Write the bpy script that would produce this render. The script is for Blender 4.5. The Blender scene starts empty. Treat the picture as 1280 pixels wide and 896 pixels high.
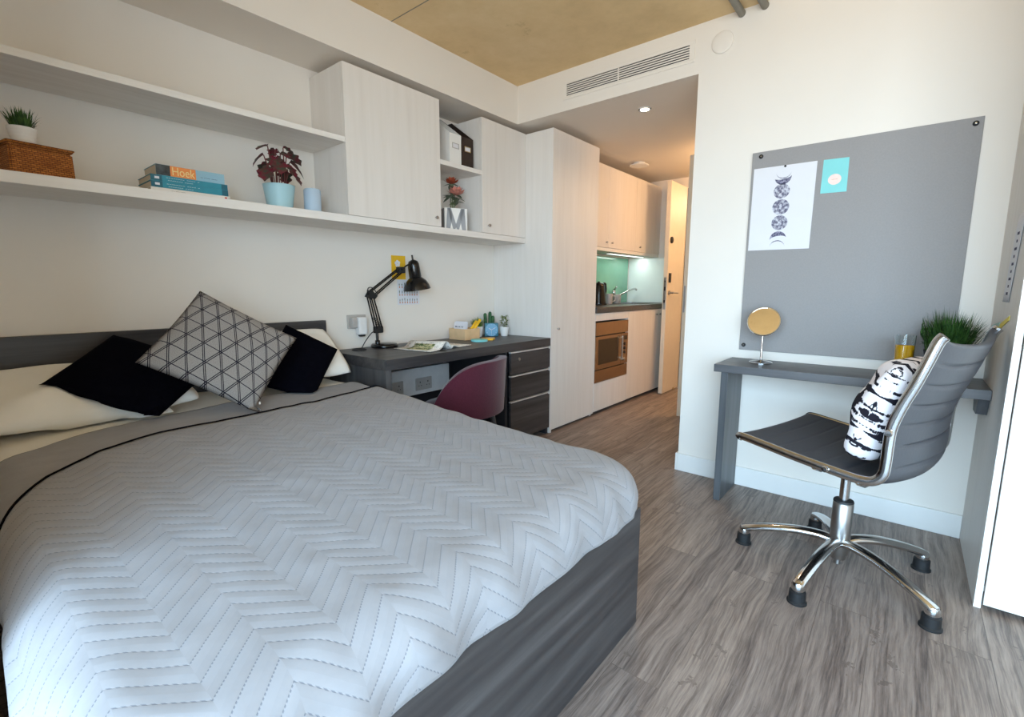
import bpy, bmesh, math, random
from mathutils import Vector, Matrix, noise
random.seed(7)
PI = math.pi
C = bpy.context.scene.collection
# ------------------------------------------------------------------ materials
def lin(c):
    return tuple(((v/255)/12.92 if v/255 <= .04045 else ((v/255+.055)/1.055)**2.4) for v in c)
class NT:
    """small helper around a material node tree"""
    def __init__(s, name, rough=.5, metal=0, spec=.5):
        s.m = bpy.data.materials.new(name); s.m.use_nodes = True
        s.t = s.m.node_tree; s.b = s.t.nodes['Principled BSDF']
        s.b.inputs['Roughness'].default_value = rough
        s.b.inputs['Metallic'].default_value = metal
        s.b.inputs['Specular IOR Level'].default_value = spec
    def n(s, typ, ins=None, **props):
        nd = s.t.nodes.new(typ)
        for k, v in props.items(): setattr(nd, k, v)
        for k, v in (ins or {}).items():
            if isinstance(v, bpy.types.NodeSocket): s.t.links.new(v, nd.inputs[k])
            else: nd.inputs[k].default_value = v
        return nd
    def math(s, op, a, b=None, c=None):
        ins = {0: a}
        if b is not None: ins[1] = b
        if c is not None: ins[2] = c
        return s.n('ShaderNodeMath', ins, operation=op).outputs[0]
    def ramp(s, fac, stops):
        r = s.n('ShaderNodeValToRGB', {0: fac}); e = r.color_ramp.elements
        while len(e) < len(stops): e.new(.5)
        for i, (p, c) in enumerate(stops):
            e[i].position = p; e[i].color = (*c, 1)
        return r.outputs[0]
    def coord(s, kind='Object', scale=(1, 1, 1), rot=(0, 0, 0), loc=(0, 0, 0)):
        tc = s.n('ShaderNodeTexCoord')
        return s.n('ShaderNodeMapping', {0: tc.outputs[kind], 'Scale': scale, 'Rotation': rot, 'Location': loc}).outputs[0]
    def world(s, scale=(1, 1, 1), rot=(0, 0, 0)):
        g = s.n('ShaderNodeNewGeometry')
        return s.n('ShaderNodeMapping', {0: g.outputs['Position'], 'Scale': scale, 'Rotation': rot}).outputs[0]
    def noise(s, vec, scale, detail=4, rough=.5):
        return s.n('ShaderNodeTexNoise', {'Vector': vec, 'Scale': scale, 'Detail': detail, 'Roughness': rough}).outputs[0]
    def mix(s, f, a, b, blend='MIX'):
        nd = s.n('ShaderNodeMix', None, data_type='RGBA', blend_type=blend)
        for k, v in ((0, f), (6, a), (7, b)):
            if isinstance(v, bpy.types.NodeSocket): s.t.links.new(v, nd.inputs[k])
            elif k == 0: nd.inputs[0].default_value = v
            else: nd.inputs[k].default_value = (*v, 1)
        return nd.outputs[2]
    def col(s, sock): s.t.links.new(sock, s.b.inputs['Base Color'])
    def bump(s, h, strength=.2, dist=.01):
        b = s.n('ShaderNodeBump', {'Height': h, 'Strength': strength, 'Distance': dist})
        s.t.links.new(b.outputs[0], s.b.inputs['Normal'])
M = {}
def plain(key, rgb, rough=.5, metal=0, var=.06, scale=14, bump=0, spec=.5, sheen=0):
    t = NT(key, rough, metal, spec); c = lin(rgb)
    n = t.noise(t.coord('Object'), scale, 3)
    t.col(t.ramp(n, [(.3, tuple(max(0, x*(1-var)) for x in c)), (.7, tuple(min(1, x*(1+var)) for x in c))]))
    if bump: t.bump(n, bump, .004)
    if sheen:
        t.b.inputs['Sheen Weight'].default_value = sheen; t.b.inputs['Sheen Roughness'].default_value = .5
    M[key] = t.m; return t.m
def grained(key, stops, axis='X', rough=.45, bump=.05, s1=1.3, s2=28, spec=.5):
    """wood grain running along one axis"""
    t = NT(key, rough, 0, spec)
    sc = {'X': (.06, 1, 1), 'Y': (1, .06, 1), 'Z': (1, 1, .06)}[axis]
    v = t.world(sc)
    a = t.noise(v, s2, 5, .6); b = t.noise(v, s1*6, 3, .55)
    f = t.math('ADD', t.math('MULTIPLY', a, .62), t.math('MULTIPLY', b, .38))
    t.col(t.ramp(f, [(p, lin(c)) for p, c in stops]))
    t.bump(a, bump, .003)
    M[key] = t.m; return t.m
plain('white_paint', (228, 221, 212), .85, var=.012, scale=3, spec=.2)
plain('skirting_white', (228, 226, 222), .5, var=.01)
grained('white_wood', [(.30, (216, 209, 202)), (.48, (222, 216, 209)), (.62, (225, 219, 213)), (.75, (228, 223, 217))], 'Z', .5, .02, spec=.3)
grained('white_wood_long', [(.3, (216, 210, 203)), (.5, (228, 223, 217)), (.7, (234, 230, 225))], 'X', .5, .02, spec=.3)
grained('dark_wood', [(.30, (36, 34, 35)), (.45, (55, 52, 53)), (.58, (70, 67, 67)), (.72, (92, 88, 88))], 'X', .42, .06)
grained('dark_wood_upright', [(.28, (46, 45, 46)), (.45, (66, 64, 65)), (.6, (80, 78, 78)), (.75, (98, 95, 94))], 'Z', .42, .06)
grained('slate_wood', [(.28, (52, 52, 55)), (.45, (72, 72, 75)), (.6, (86, 86, 89)), (.75, (102, 102, 104))], 'Y', .4, .06)
grained('slate_wood_upright', [(.28, (52, 54, 57)), (.45, (74, 76, 79)), (.6, (88, 90, 93)), (.75, (104, 105, 107))], 'Z', .4, .06)
plain('dark_back', (38, 38, 42), .6)
plain('chrome', (205, 205, 205), .12, 1, .02)
plain('brushed', (170, 168, 166), .35, 1, .06)
plain('black_gloss', (14, 13, 14), .2)
plain('black_matt', (22, 22, 24), .6)
plain('rubber', (16, 16, 18), .65)
plain('navy_cloth', (7, 7, 14), 1.0, var=.25, scale=60, bump=.1, spec=.03)
plain('linen_white', (232, 228, 220), .9, var=.02, scale=6, bump=.05, spec=.1)
plain('plum_cloth', (76, 30, 42), .92, var=.12, scale=120, bump=.15, spec=.1, sheen=.25)
plain('leather', (56, 57, 63), .42, var=.08, scale=90, bump=.06)
plain('noticeboard', (148, 145, 144), .95, var=.03, scale=150, bump=.05, spec=.1)
plain('paper', (218, 217, 221), .8, var=.01)
plain('paper_warm', (206, 190, 164), .85, var=.08, scale=200)
plain('mint', (128, 205, 205), .7, var=.03)
plain('mint_pale', (176, 208, 200), .7)
plain('yellow_pale', (226, 206, 96), .7)
plain('pale_pink', (240, 214, 205), .8, var=.05, scale=60)
plain('ink', (60, 60, 84), .9)
plain('terra', (196, 120, 74), .7)
plain('pot_white', (228, 226, 222), .45, var=.01)
plain('pot_blue', (166, 204, 214), .5, var=.02)
plain('candle_wax', (178, 198, 216), .55, var=.02)
plain('soil', (52, 38, 30), .95, var=.4, scale=80, bump=.4)
plain('mustard', (226, 176, 30), .7, var=.03)
plain('yellow_plastic', (240, 186, 40), .4)
plain('cork_wood', (214, 180, 138), .6, var=.08, scale=20)
plain('clock_teal', (34, 104, 122), .4)
plain('clock_face', (108, 160, 190), .5, var=.04)
plain('white_plastic', (226, 224, 218), .35, var=.01)
plain('grey_plastic', (178, 172, 166), .4)
plain('trunking_grey', (226, 224, 222), .5)
plain('concrete_pipe', (128, 124, 114), .6)
plain('green_glass', (112, 166, 138), .12, var=.02)
plain('splash_white', (226, 232, 228), .2, var=.01)
plain('counter', (70, 68, 68), .3, var=.3, scale=70)
plain('steel_warm_reflection', (176, 142, 108), .24, .85, .08)  # stainless steel, with the reflected warm floor painted into its colour
plain('oven_glass', (58, 42, 28), .06)
plain('pull_metal', (206, 202, 198), .4, .3)
plain('brass', (186, 168, 120), .3, 1)
plain('mirror_glass', (236, 222, 196), .03, 1, 0)
plain('door_paint', (222, 210, 190), .55, var=.02)
plain('juice', (246, 176, 14), .25, var=.03)
plain('dark_brown_card', (44, 30, 24), .5, var=.3, scale=40)
plain('grey_stripe', (150, 152, 156), .6)
plain('stem_green', (92, 104, 66), .7)
plain('stem_red', (112, 58, 54), .7)
plain('petal_rust', (150, 66, 40), .7, var=.25, scale=60)
plain('petal_pink', (200, 128, 112), .7, var=.25, scale=60)
plain('leaf_grey', (98, 108, 88), .7, var=.25, scale=50)
plain('book_grey', (58, 64, 66), .5, var=.6, scale=50)
plain('book_orange', (228, 138, 70), .5, var=.03)
plain('book_sky', (138, 178, 196), .5, var=.04)
plain('book_teal', (36, 132, 152), .45, var=.08, scale=30)
plain('book_teal_dark', (20, 94, 112), .45, var=.1, scale=30)
plain('book_white', (226, 220, 212), .55)
plain('lettering_gold', (240, 214, 150), .6)
plain('lettering_white', (220, 236, 238), .6)
plain('lettering_red', (196, 60, 50), .6)
plain('lid_clear', (170, 170, 172), .2)
def leafy(key, c0, c1, back=None, rough=.55):
    t = NT(key, rough, 0, .3)
    n = t.noise(t.coord('Object'), 40, 2)
    c = t.ramp(n, [(.35, lin(c0)), (.65, lin(c1))])
    if back:
        g = t.n('ShaderNodeNewGeometry')
        c = t.mix(g.outputs['Backfacing'], c, lin(back))
    t.col(c); M[key] = t.m
leafy('grass_deep', (22, 52, 18), (66, 100, 40))
leafy('grass_fresh', (44, 84, 24), (120, 150, 60))
leafy('leaf_lime', (70, 104, 30), (150, 164, 70))
leafy('cactus_green', (40, 76, 48), (66, 104, 66))
leafy('begonia', (62, 72, 58), (112, 26, 48), None)
def emit(key, rgb, power):
    t = NT(key); t.b.inputs['Emission Color'].default_value = (*lin(rgb), 1)
    t.b.inputs['Emission Strength'].default_value = power; M[key] = t.m
emit('lamp_glow', (255, 236, 205), 14)
emit('strip_glow', (235, 255, 245), 2.5)
def glass(key, rgb, rough=0.0):
    t = NT(key, rough); t.b.inputs['Base Color'].default_value = (*lin(rgb), 1)
    t.b.inputs['Transmission Weight'].default_value = 1; t.b.inputs['IOR'].default_value = 1.45; M[key] = t.m
glass('clear_glass', (245, 250, 250))
def pane_mat():
    t = NT('window_glass'); tr = t.n('ShaderNodeBsdfTransparent', {0: (.96, .98, .98, 1)}); gl = t.n('ShaderNodeBsdfGlossy', {'Roughness': .02})
    mx = t.n('ShaderNodeMixShader', {0: .05, 1: tr.outputs[0], 2: gl.outputs[0]})
    t.t.links.new(mx.outputs[0], t.t.nodes['Material Output'].inputs[0]); M['window_glass'] = t.m
pane_mat()
def floor_mat():
    t = NT('plank_floor', .42, 0, .45)
    v = t.world()
    br = t.n('ShaderNodeTexBrick', {'Vector': v, 'Color1': (0, 0, 0, 1), 'Color2': (1, 1, 1, 1), 'Mortar': (.5, .5, .5, 1), 'Scale': 1.0,
             'Mortar Size': .0012, 'Brick Width': 1.22, 'Row Height': .152, 'Bias': 0}, offset=.37, offset_frequency=2)
    sep = t.n('ShaderNodeSeparateColor', {0: br.outputs[0]}).outputs[0]
    off = t.n('ShaderNodeCombineXYZ', {0: t.math('MULTIPLY', sep, 37.0), 1: t.math('MULTIPLY', sep, 11.0), 2: 0.0}).outputs[0]
    add = t.n('ShaderNodeVectorMath', {0: v, 1: off}, operation='ADD').outputs[0]
    st = t.n('ShaderNodeMapping', {0: add, 'Scale': (.05, 1, 1)}).outputs[0]
    wob = t.noise(add, 2.2, 2)
    st2 = t.n('ShaderNodeVectorMath', {0: st, 1: t.n('ShaderNodeCombineXYZ', {0: 0.0, 1: t.math('MULTIPLY', wob, .06), 2: 0.0}).outputs[0]}, operation='ADD').outputs[0]
    g1 = t.noise(st2, 95, 7, .72); g2 = t.noise(st2, 20, 5, .65); kn = t.noise(add, 6.5, 5, .7)
    f = t.math('ADD', t.math('MULTIPLY', g1, .58), t.math('MULTIPLY', g2, .42))
    base = t.ramp(f, [(.34, lin((68, 58, 55))), (.45, lin((114, 101, 94))), (.53, lin((141, 127, 118))), (.66, lin((167, 152, 141)))])
    tone = t.ramp(sep, [(0, (.84, .83, .84)), (.5, (1, .98, .96)), (1, (1.10, 1.08, 1.06))])
    c = t.mix(1.0, base, tone, 'MULTIPLY')
    dark = t.math('MULTIPLY', t.math('GREATER_THAN', kn, .63), t.math('GREATER_THAN', g1, .48))
    c = t.mix(t.math('MULTIPLY', dark, .55), c, lin((84, 70, 64)))
    c = t.mix(t.math('MULTIPLY', br.outputs[1], .55), c, lin((70, 60, 56)))
    t.col(c); t.bump(f, .06, .003)
    t.t.links.new(t.math('ADD', .34, t.math('MULTIPLY', g1, .2)), t.b.inputs['Roughness'])
    M['plank_floor'] = t.m
floor_mat()
def concrete():
    t = NT('raw_concrete', .8, 0, .25); v = t.world()
    a = t.noise(v, 1.6, 6, .6); b = t.noise(v, 9, 5, .7)
    f = t.math('ADD', t.math('MULTIPLY', a, .7), t.math('MULTIPLY', b, .3))
    c = t.ramp(f, [(.32, lin((206, 178, 134))), (.5, lin((222, 194, 148))), (.68, lin((232, 206, 164)))])
    sp = t.noise(v, 5, 6, .75)
    c = t.mix(t.math('MULTIPLY', t.math('GREATER_THAN', sp, .66), .25), c, lin((178, 150, 108)))
    t.col(c); t.bump(b, .1, .01); M['raw_concrete'] = t.m
concrete()
def quilt(key, stitched=True):
    t = NT(key, .85, 0, .15); c = lin((145, 143, 145))
    t.b.inputs['Sheen Weight'].default_value = .12
    uv = t.n('ShaderNodeTexCoord').outputs['UV']
    s = t.n('ShaderNodeSeparateXYZ', {0: uv})
    x, y = s.outputs[0], s.outputs[1]
    big = t.noise(uv, 3.2, 3); wr = t.noise(uv, 16, 4, .6)
    base = t.ramp(wr, [(.3, tuple(v*.95 for v in c)), (.7, tuple(min(1, v*1.04) for v in c))])
    if stitched:
        tri = t.math('PINGPONG', x, .093)
        ph = t.math('DIVIDE', t.math('SUBTRACT', y, tri), .046)
        d = t.math('ABSOLUTE', t.math('SUBTRACT', t.math('FRACT', ph), .5))      # 0 mid-channel .. .5 on the seam
        puff = t.math('POWER', t.math('SUBTRACT', 1.0, t.math('MULTIPLY', d, 2.0)), .45)
        seam = t.math('GREATER_THAN', d, .462)
        dots = t.math('GREATER_THAN', t.math('FRACT', t.math('MULTIPLY', t.math('ADD', x, t.math('MULTIPLY', y, .35)), 170.0)), .45)
        st = t.math('MULTIPLY', seam, dots)
        base = t.mix(t.math('MULTIPLY', st, .6), base, lin((84, 88, 100)))
        h = t.math('ADD', t.math('MULTIPLY', puff, .8), t.math('MULTIPLY', wr, .35))
        t.col(base); t.bump(h, .28, .006)
    else:
        t.col(base); t.bump(wr, .25, .01)
    M[key] = t.m
quilt('quilt_cloth'); quilt('plain_grey_cloth', False)
def geo_cloth():
    t = NT('geometric_cloth', .9, 0, .1)
    uv = t.n('ShaderNodeTexCoord').outputs['UV']; s = t.n('ShaderNodeSeparateXYZ', {0: uv}); x, y = s.outputs[0], s.outputs[1]
    # u runs top-left to top-right, v up: turn by 45 degrees so the pattern stands upright on the tipped cushion
    tot = None
    for a, offs, fq in ((119, (0, .10), 7.6), (70, (0, .10), 6.5), (173, (0, .0), 6.2)):
        r = math.radians(a)
        d = t.math('ADD', t.math('MULTIPLY', x, math.cos(r)), t.math('MULTIPLY', y, math.sin(r)))
        q = t.math('MULTIPLY', d, fq)
        for o in sorted(set(offs)):
            fr = t.math('FRACT', t.math('ADD', q, o+.5))
            l = t.math('LESS_THAN', t.math('ABSOLUTE', t.math('SUBTRACT', fr, .5)), .025)
            tot = l if tot is None else t.math('MAXIMUM', tot, l)
    wv = t.noise(uv, 160, 2)
    base = t.ramp(wv, [(.3, lin((126, 121, 118))), (.7, lin((156, 151, 147)))])
    t.col(t.mix(tot, base, lin((30, 28, 40)))); t.bump(wv, .15, .002); M['geometric_cloth'] = t.m
geo_cloth()
def brush_cloth():
    t = NT('brushstroke_cloth', .9, 0, .1)
    n1 = t.noise(t.coord('UV', (2.6, 6.6, 1), (0, 0, .75), (.4, .2, 0)), 1.6, 2, .5); n2 = t.noise(t.coord('UV', (6.4, 2.8, 1), (0, 0, .35), (3, 1, 0)), 1.5, 2, .5)
    e = t.noise(t.coord('UV', (24, 4, 1), (0, 0, .75)), 5, 3)
    f = t.math('ADD', t.math('MAXIMUM', n1, t.math('SUBTRACT', n2, .03)), t.math('MULTIPLY', e, .13))
    t.col(t.ramp(f, [(0, lin((236, 230, 232))), (.60, lin((228, 222, 225))), (.616, lin((34, 32, 40))), (1, lin((30, 28, 36)))])); M['brushstroke_cloth'] = t.m
brush_cloth()
def wicker():
    t = NT('wicker', .6, 0, .3)
    v = t.coord('Object'); s = t.n('ShaderNodeSeparateXYZ', {0: v})
    hx = t.math('ADD', s.outputs[0], s.outputs[1])
    w = t.n('ShaderNodeTexBrick', {'Vector': t.n('ShaderNodeCombineXYZ', {0: hx, 1: s.outputs[2], 2: 0.0}).outputs[0], 'Color1': (*lin((196, 124, 58)), 1), 'Color2': (*lin((158, 92, 36)), 1),
            'Mortar': (*lin((104, 56, 22)), 1), 'Scale': 1.0, 'Mortar Size': .0016, 'Mortar Smooth': .8, 'Brick Width': .017, 'Row Height': .0068})
    t.col(w.outputs[0]); t.bump(t.math('SUBTRACT', 1.0, w.outputs[1]), .8, .004); M['wicker'] = t.m
wicker()
def speckle(key, a, b, scale, lo=.45, hi=.55):
    t = NT(key, .8); n = t.noise(t.coord('Object'), scale, 4, .65)
    t.col(t.ramp(n, [(lo, lin(a)), (hi, lin(b))])); M[key] = t.m
speckle('moon_print', (92, 90, 112), (204, 204, 214), 60, .42, .62)
speckle('moon_print_dark', (74, 72, 98), (168, 166, 186), 90, .45, .66)
speckle('photo_print', (70, 92, 48), (196, 192, 150), 26)
speckle('page_print', (226, 222, 214), (172, 168, 162), 70, .55, .6)
# ------------------------------------------------------------------ geometry helpers
class MB:
    def __init__(s): s.bm = bmesh.new(); s.uv = None
    def box(s, x0, x1, y0, y1, z0, z1, bev=0, seg=2, rot=None):
        vs = [s.bm.verts.new(p) for p in ((x0,y0,z0),(x1,y0,z0),(x1,y1,z0),(x0,y1,z0),(x0,y0,z1),(x1,y0,z1),(x1,y1,z1),(x0,y1,z1))]
        fs = [s.bm.faces.new([vs[i] for i in q]) for q in ((3,2,1,0),(4,5,6,7),(0,1,5,4),(1,2,6,5),(2,3,7,6),(3,0,4,7))]
        if bev:
            ed = list({e for f in fs for e in f.edges})
            bmesh.ops.bevel(s.bm, geom=ed, offset=bev, segments=seg, affect='EDGES', profile=.6)
        if rot:
            pass
        return s
    def poly_prism(s, pts, d):
        """pts: closed outline of 3D points, extruded by vector d"""
        d = Vector(d); n = len(pts)
        a = [s.bm.verts.new(p) for p in pts]; b = [s.bm.verts.new(Vector(p)+d) for p in pts]
        s.bm.faces.new(a[::-1]); s.bm.faces.new(b)
        for i in range(n): s.bm.faces.new((a[i], a[(i+1) % n], b[(i+1) % n], b[i]))
        return s
    def face(s, pts): s.bm.faces.new([s.bm.verts.new(p) for p in pts]); return s
    def tube(s, pts, r, seg=12, cap=True, flat=1.0, up=(0, 0, 1)):
        pts = [Vector(p) for p in pts]; n = len(pts)
        rs = r if isinstance(r, (list, tuple)) else [r]*n
        rings = []
        for i, p in enumerate(pts):
            t = (pts[min(i+1, n-1)]-pts[max(i-1, 0)]).normalized()
            u = Vector(up)
            if abs(t.dot(u)) > .98: u = Vector((1, 0, 0))
            a = t.cross(u).normalized(); b = a.cross(t).normalized()
            rings.append([s.bm.verts.new(p + a*math.cos(k*2*PI/seg)*rs[i] + b*math.sin(k*2*PI/seg)*rs[i]*flat) for k in range(seg)])
        for i in range(n-1):
            for k in range(seg): s.bm.faces.new((rings[i][k], rings[i][(k+1) % seg], rings[i+1][(k+1) % seg], rings[i+1][k]))
        if cap: s.bm.faces.new(rings[0][::-1]); s.bm.faces.new(rings[-1])
        return s
    def lathe(s, prof, c=(0, 0, 0), seg=32, axis=(0, 0, 1), close=True):
        c = Vector(c); q = Vector((0, 0, 1)).rotation_difference(Vector(axis).normalized())
        rings = []
        for r, z in prof:
            rings.append([s.bm.verts.new(c + q @ Vector((max(r, 1e-5)*math.cos(k*2*PI/seg), max(r, 1e-5)*math.sin(k*2*PI/seg), z))) for k in range(seg)])
        for i in range(len(rings)-1):
            for k in range(seg): s.bm.faces.new((rings[i][k], rings[i][(k+1) % seg], rings[i+1][(k+1) % seg], rings[i+1][k]))
        if close:
            s.bm.faces.new(rings[0][::-1]); s.bm.faces.new(rings[-1])
        return s
    def grid(s, fn, nu, nv, uvf=None, closed_u=False):
        vs = [[s.bm.verts.new(fn(i/nu, j/nv)) for j in range(nv+1)] for i in range(nu+1)]
        for i in range(nu):
            for j in range(nv): s.bm.faces.new((vs[i][j], vs[i+1][j], vs[i+1][j+1], vs[i][j+1]))
        return s
ORG = {}
def build(mb, name, mat, parent=None, smooth=False, solid=0, label=None, sub=0, local=False, auto=None, offs=0.):
    bm = mb.bm if isinstance(mb, MB) else mb
    bmesh.ops.recalc_face_normals(bm, faces=bm.faces[:]) if not solid else None
    me = bpy.data.meshes.new(name); bm.to_mesh(me); bm.free()
    o = bpy.data.objects.new(name, me); C.objects.link(o)
    me.materials.append(M[mat])
    if smooth:
        for p in me.polygons: p.use_smooth = True
        if auto is not None:
            try: me.set_sharp_from_angle(angle=math.radians(auto))
            except Exception: pass
    if parent is not None:
        o.parent = parent
        org = ORG.get(parent.name, Vector((0, 0, 0)))
        if not local: me.transform(Matrix.Translation(-org))
        ORG[o.name] = Vector((0, 0, 0)) if local else org
    else:
        # origin at the base of a single-mesh thing
        ORG[o.name] = Vector((0, 0, 0))
    if solid:
        md = o.modifiers.new('thickness', 'SOLIDIFY'); md.thickness = solid; md.offset = offs
    if sub:
        md = o.modifiers.new('soft', 'SUBSURF'); md.levels = sub; md.render_levels = sub
    if label: o['label'] = label
    return o
def T(name, label, cat, loc=(0, 0, 0), rotz=0, group=None):
    o = bpy.data.objects.new(name, None); C.objects.link(o); o.empty_display_size = .05
    o.location = loc; o.rotation_euler = (0, 0, rotz); o['label'] = label; o['category'] = cat
    if group: o['group'] = group
    ORG[o.name] = Vector(loc)
    return o
def tag(o, label, cat, group=None):
    o['label'] = label; o['category'] = cat
    if group: o['group'] = group
    return o
def struct(mb, name, mat, **k):
    o = build(mb, name, mat, **k); o['kind'] = 'structure'; return o
def text_mesh(txt, size, depth=.0006):
    cu = bpy.data.curves.new('lettering', 'FONT'); cu.body = txt; cu.size = size; cu.extrude = depth; cu.align_x = 'CENTER'; cu.align_y = 'CENTER'
    o = bpy.data.objects.new('lettering', cu); C.objects.link(o)
    dg = bpy.context.evaluated_depsgraph_get(); dg.update()
    me = bpy.data.meshes.new_from_object(o.evaluated_get(dg))
    bpy.data.objects.remove(o); bpy.data.curves.remove(cu)
    return me
def lettering(txt, size, mat, parent, pos, right, up, width=None, name='lettering'):
    me = text_mesh(txt, size); r = Vector(right).normalized(); u = Vector(up).normalized(); n = r.cross(u)
    if width:
        xs = [v.co.x for v in me.vertices]; k = width/max(1e-6, max(xs)-min(xs)); r = r*k
    org = ORG.get(parent.name, Vector((0, 0, 0)))
    mt = Matrix(((r.x, u.x, n.x, pos[0]-org.x), (r.y, u.y, n.y, pos[1]-org.y), (r.z, u.z, n.z, pos[2]-org.z), (0, 0, 0, 1)))
    me.transform(mt); me.materials.clear(); me.materials.append(M[mat]); me.name = name
    o = bpy.data.objects.new(name, me); C.objects.link(o); o.parent = parent; ORG[o.name] = org
    return o
def catmull(pts, n=8):
    P = [Vector(p) for p in pts]; out = []
    for i in range(len(P)-1):
        p0 = P[max(i-1, 0)]; p1 = P[i]; p2 = P[i+1]; p3 = P[min(i+2, len(P)-1)]
        for k in range(n):
            t = k/n
            out.append(.5*((2*p1)+(-p0+p2)*t+(2*p0-5*p1+4*p2-p3)*t*t+(-p0+3*p1-3*p2+p3)*t**3))
    out.append(P[-1]); return out
def cushion_mesh(cor, thick, n=28, pinch=.05, seed=0, wr=.006, power=.55, flatback=1.0, rnd=.02):
    """soft pillow between four corner points (top-left, top-right, bottom-right, bottom-left); u right, v up"""
    a, b, c, d = [Vector(p) for p in cor]
    bm = bmesh.new(); uvl = bm.loops.layers.uv.new('UVMap')
    nrm = ((b-a).cross(d-a)).normalized()*-1
    def P(i, j, side):
        u = -1+2*i/n; v = -1+2*j/n
        uu = u*(1-pinch*(1-v*v)*abs(u)**2*1.0*(1 if True else 0)); vv = v*(1-pinch*(1-u*u)*abs(v)**2)
        k = 1-rnd*(u*u*v*v)**1.5; uu *= k; vv *= k
        s, t = (uu+1)/2, (vv+1)/2
        p = d.lerp(c, s).lerp(a.lerp(b, s), t)
        h = max(0, (1-u**2)*(1-v**2))**power
        e = min(1, 6*max(0, 1-max(abs(u), abs(v))))
        w = noise.noise(Vector((p.x*7+seed, p.y*7, p.z*7+side*3)))*wr*e + noise.noise(Vector((u*2+seed, v*2, side)))*wr*1.6*e
        return p + nrm*side*(thick/2*h*(1 if side > 0 else flatback) + w)
    V = {}
    for side in (1, -1):
        for i in range(n+1):
            for j in range(n+1):
                edge = i in (0, n) or j in (0, n)
                if edge and side == -1: V[(side, i, j)] = V[(1, i, j)]; continue
                V[(side, i, j)] = bm.verts.new(P(i, j, side))
    for side in (1, -1):
        for i in range(n):
            for j in range(n):
                q = [(i, j), (i+1, j), (i+1, j+1), (i, j+1)]
                if side == -1: q = q[::-1]
                f = bm.faces.new([V[(side, *k)] for k in q])
                for lp, k in zip(f.loops, q): lp[uvl].uv = (k[0]/n, k[1]/n)
    return bm
def soft_seam(cor, r, n=28, pinch=.05):
    pass
def blades(bm, c, n, r, h, spread, w, seed, droop=.3, lean=1.0):
    rnd = random.Random(seed)
    for k in range(n):
        a = rnd.uniform(0, 2*PI); q = r*math.sqrt(rnd.random()); L = h*rnd.uniform(.65, 1.05)
        b = Vector((c[0]+q*math.cos(a), c[1]+q*math.sin(a), c[2]))
        a2 = a+rnd.uniform(-.7, .7); dr = Vector((math.cos(a2), math.sin(a2), 0)); sd = Vector((-dr.y, dr.x, 0))
        out = spread*rnd.uniform(.25, 1)*(q/r*.8+.2)*lean
        prev = None; m = 4
        for i in range(m+1):
            t = i/m
            p = b + dr*out*t**1.5 + Vector((0, 0, 1))*(L*t - droop*L*t*t*out/max(spread, 1e-6))
            ww = w*(1-t)**.7*(.6+.8*t if t < .4 else 1)
            if i == m: cur = [bm.verts.new(p)]
            else: cur = [bm.verts.new(p-sd*ww/2), bm.verts.new(p+sd*ww/2)]
            if prev:
                if len(cur) == 2: bm.faces.new((prev[0], prev[1], cur[1], cur[0]))
                else: bm.faces.new((prev[0], prev[1], cur[0]))
            prev = cur
def leaf(bm, base, tip, width, curl=.1, lobes=0, n=8, up=(0, 0, 1)):
    base, tip = Vector(base), Vector(tip); d = tip-base; L = d.length; t = d.normalized()
    s = t.cross(Vector(up));
    if s.length < 1e-3: s = Vector((1, 0, 0))
    s.normalize(); nn = s.cross(t)
    rows = []
    for i in range(n+1):
        f = i/n; w = width*math.sin(PI*min(1, f*.94+.05))**.8*(1-.25*f)
        if lobes: w *= 1+.28*math.sin(f*PI*2*lobes)
        p = base+d*f - nn*curl*L*(f*f)
        rows.append([bm.verts.new(p-s*w+nn*width*.28*(1-f)), bm.verts.new(p), bm.verts.new(p+s*w+nn*width*.28*(1-f))])
    for i in range(n):
        for j in (0, 1): bm.faces.new((rows[i][j], rows[i][j+1], rows[i+1][j+1], rows[i+1][j]))
# ------------------------------------------------------------------ the room (metres; floor z = 0; bed wall at y = 2.726, noticeboard wall at x = 2.94)
XW, XN, YW, YS, ZC, ZB, XE = -1.1, 2.94, 2.726, -3.0, 2.63, 2.366, 5.46
YT, XT = YW-.002, XN-.002        # backs of the furniture, a hair off the walls
struct(MB().box(XW-.1, 7.4, YS-.1, YW+.1, -.1, 0), 'floor', 'plank_floor')
struct(MB().box(XW-.1, XN+.1, YS-.1, YW+.1, ZC, ZC+.15), 'ceiling', 'raw_concrete')
mb = MB()
mb.box(1.812, 1.817, YS, 2.384, ZC-.0015, ZC+.002)
o = struct(mb, 'trim_1', 'concrete_pipe')                      # formwork joint
struct(MB().box(XN+.1, 7.4, .60, YW+.1, ZB, ZB+.1), 'ceiling_hall', 'white_paint')
struct(MB().box(XW-.1, XE+.1, YW, YW+.1, 0, ZC), 'wall_north', 'white_paint')
struct(MB().box(XW, XN, 2.385, YW, ZB, ZC), 'wall_bulkhead', 'white_paint')
struct(MB().box(XN, XN+.1, YS, 1.05, 0, ZC), 'wall_east', 'white_paint')
struct(MB().box(XN, XN+.1, 1.05, YW, ZB, ZC), 'wall_header', 'white_paint')
struct(MB().box(XN+.1, 7.3, .60, .70, 0, ZB), 'wall_hall_side', 'white_paint')
mb = MB().box(XE, XE+.1, 2.0, YW, 0, ZB).box(XE, XE+.1, .70, 1.02, 0, ZB).box(XE, XE+.1, 1.02, 2.0, 2.26, ZB)
struct(mb, 'wall_hall_end', 'white_paint')
struct(MB().box(7.2, 7.3, .70, YW, 0, ZB), 'wall_corridor', 'white_paint')
struct(MB().box(5.56, 7.2, YW, YW+.1, 0, ZB), 'wall_corridor_side', 'white_paint')
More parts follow.
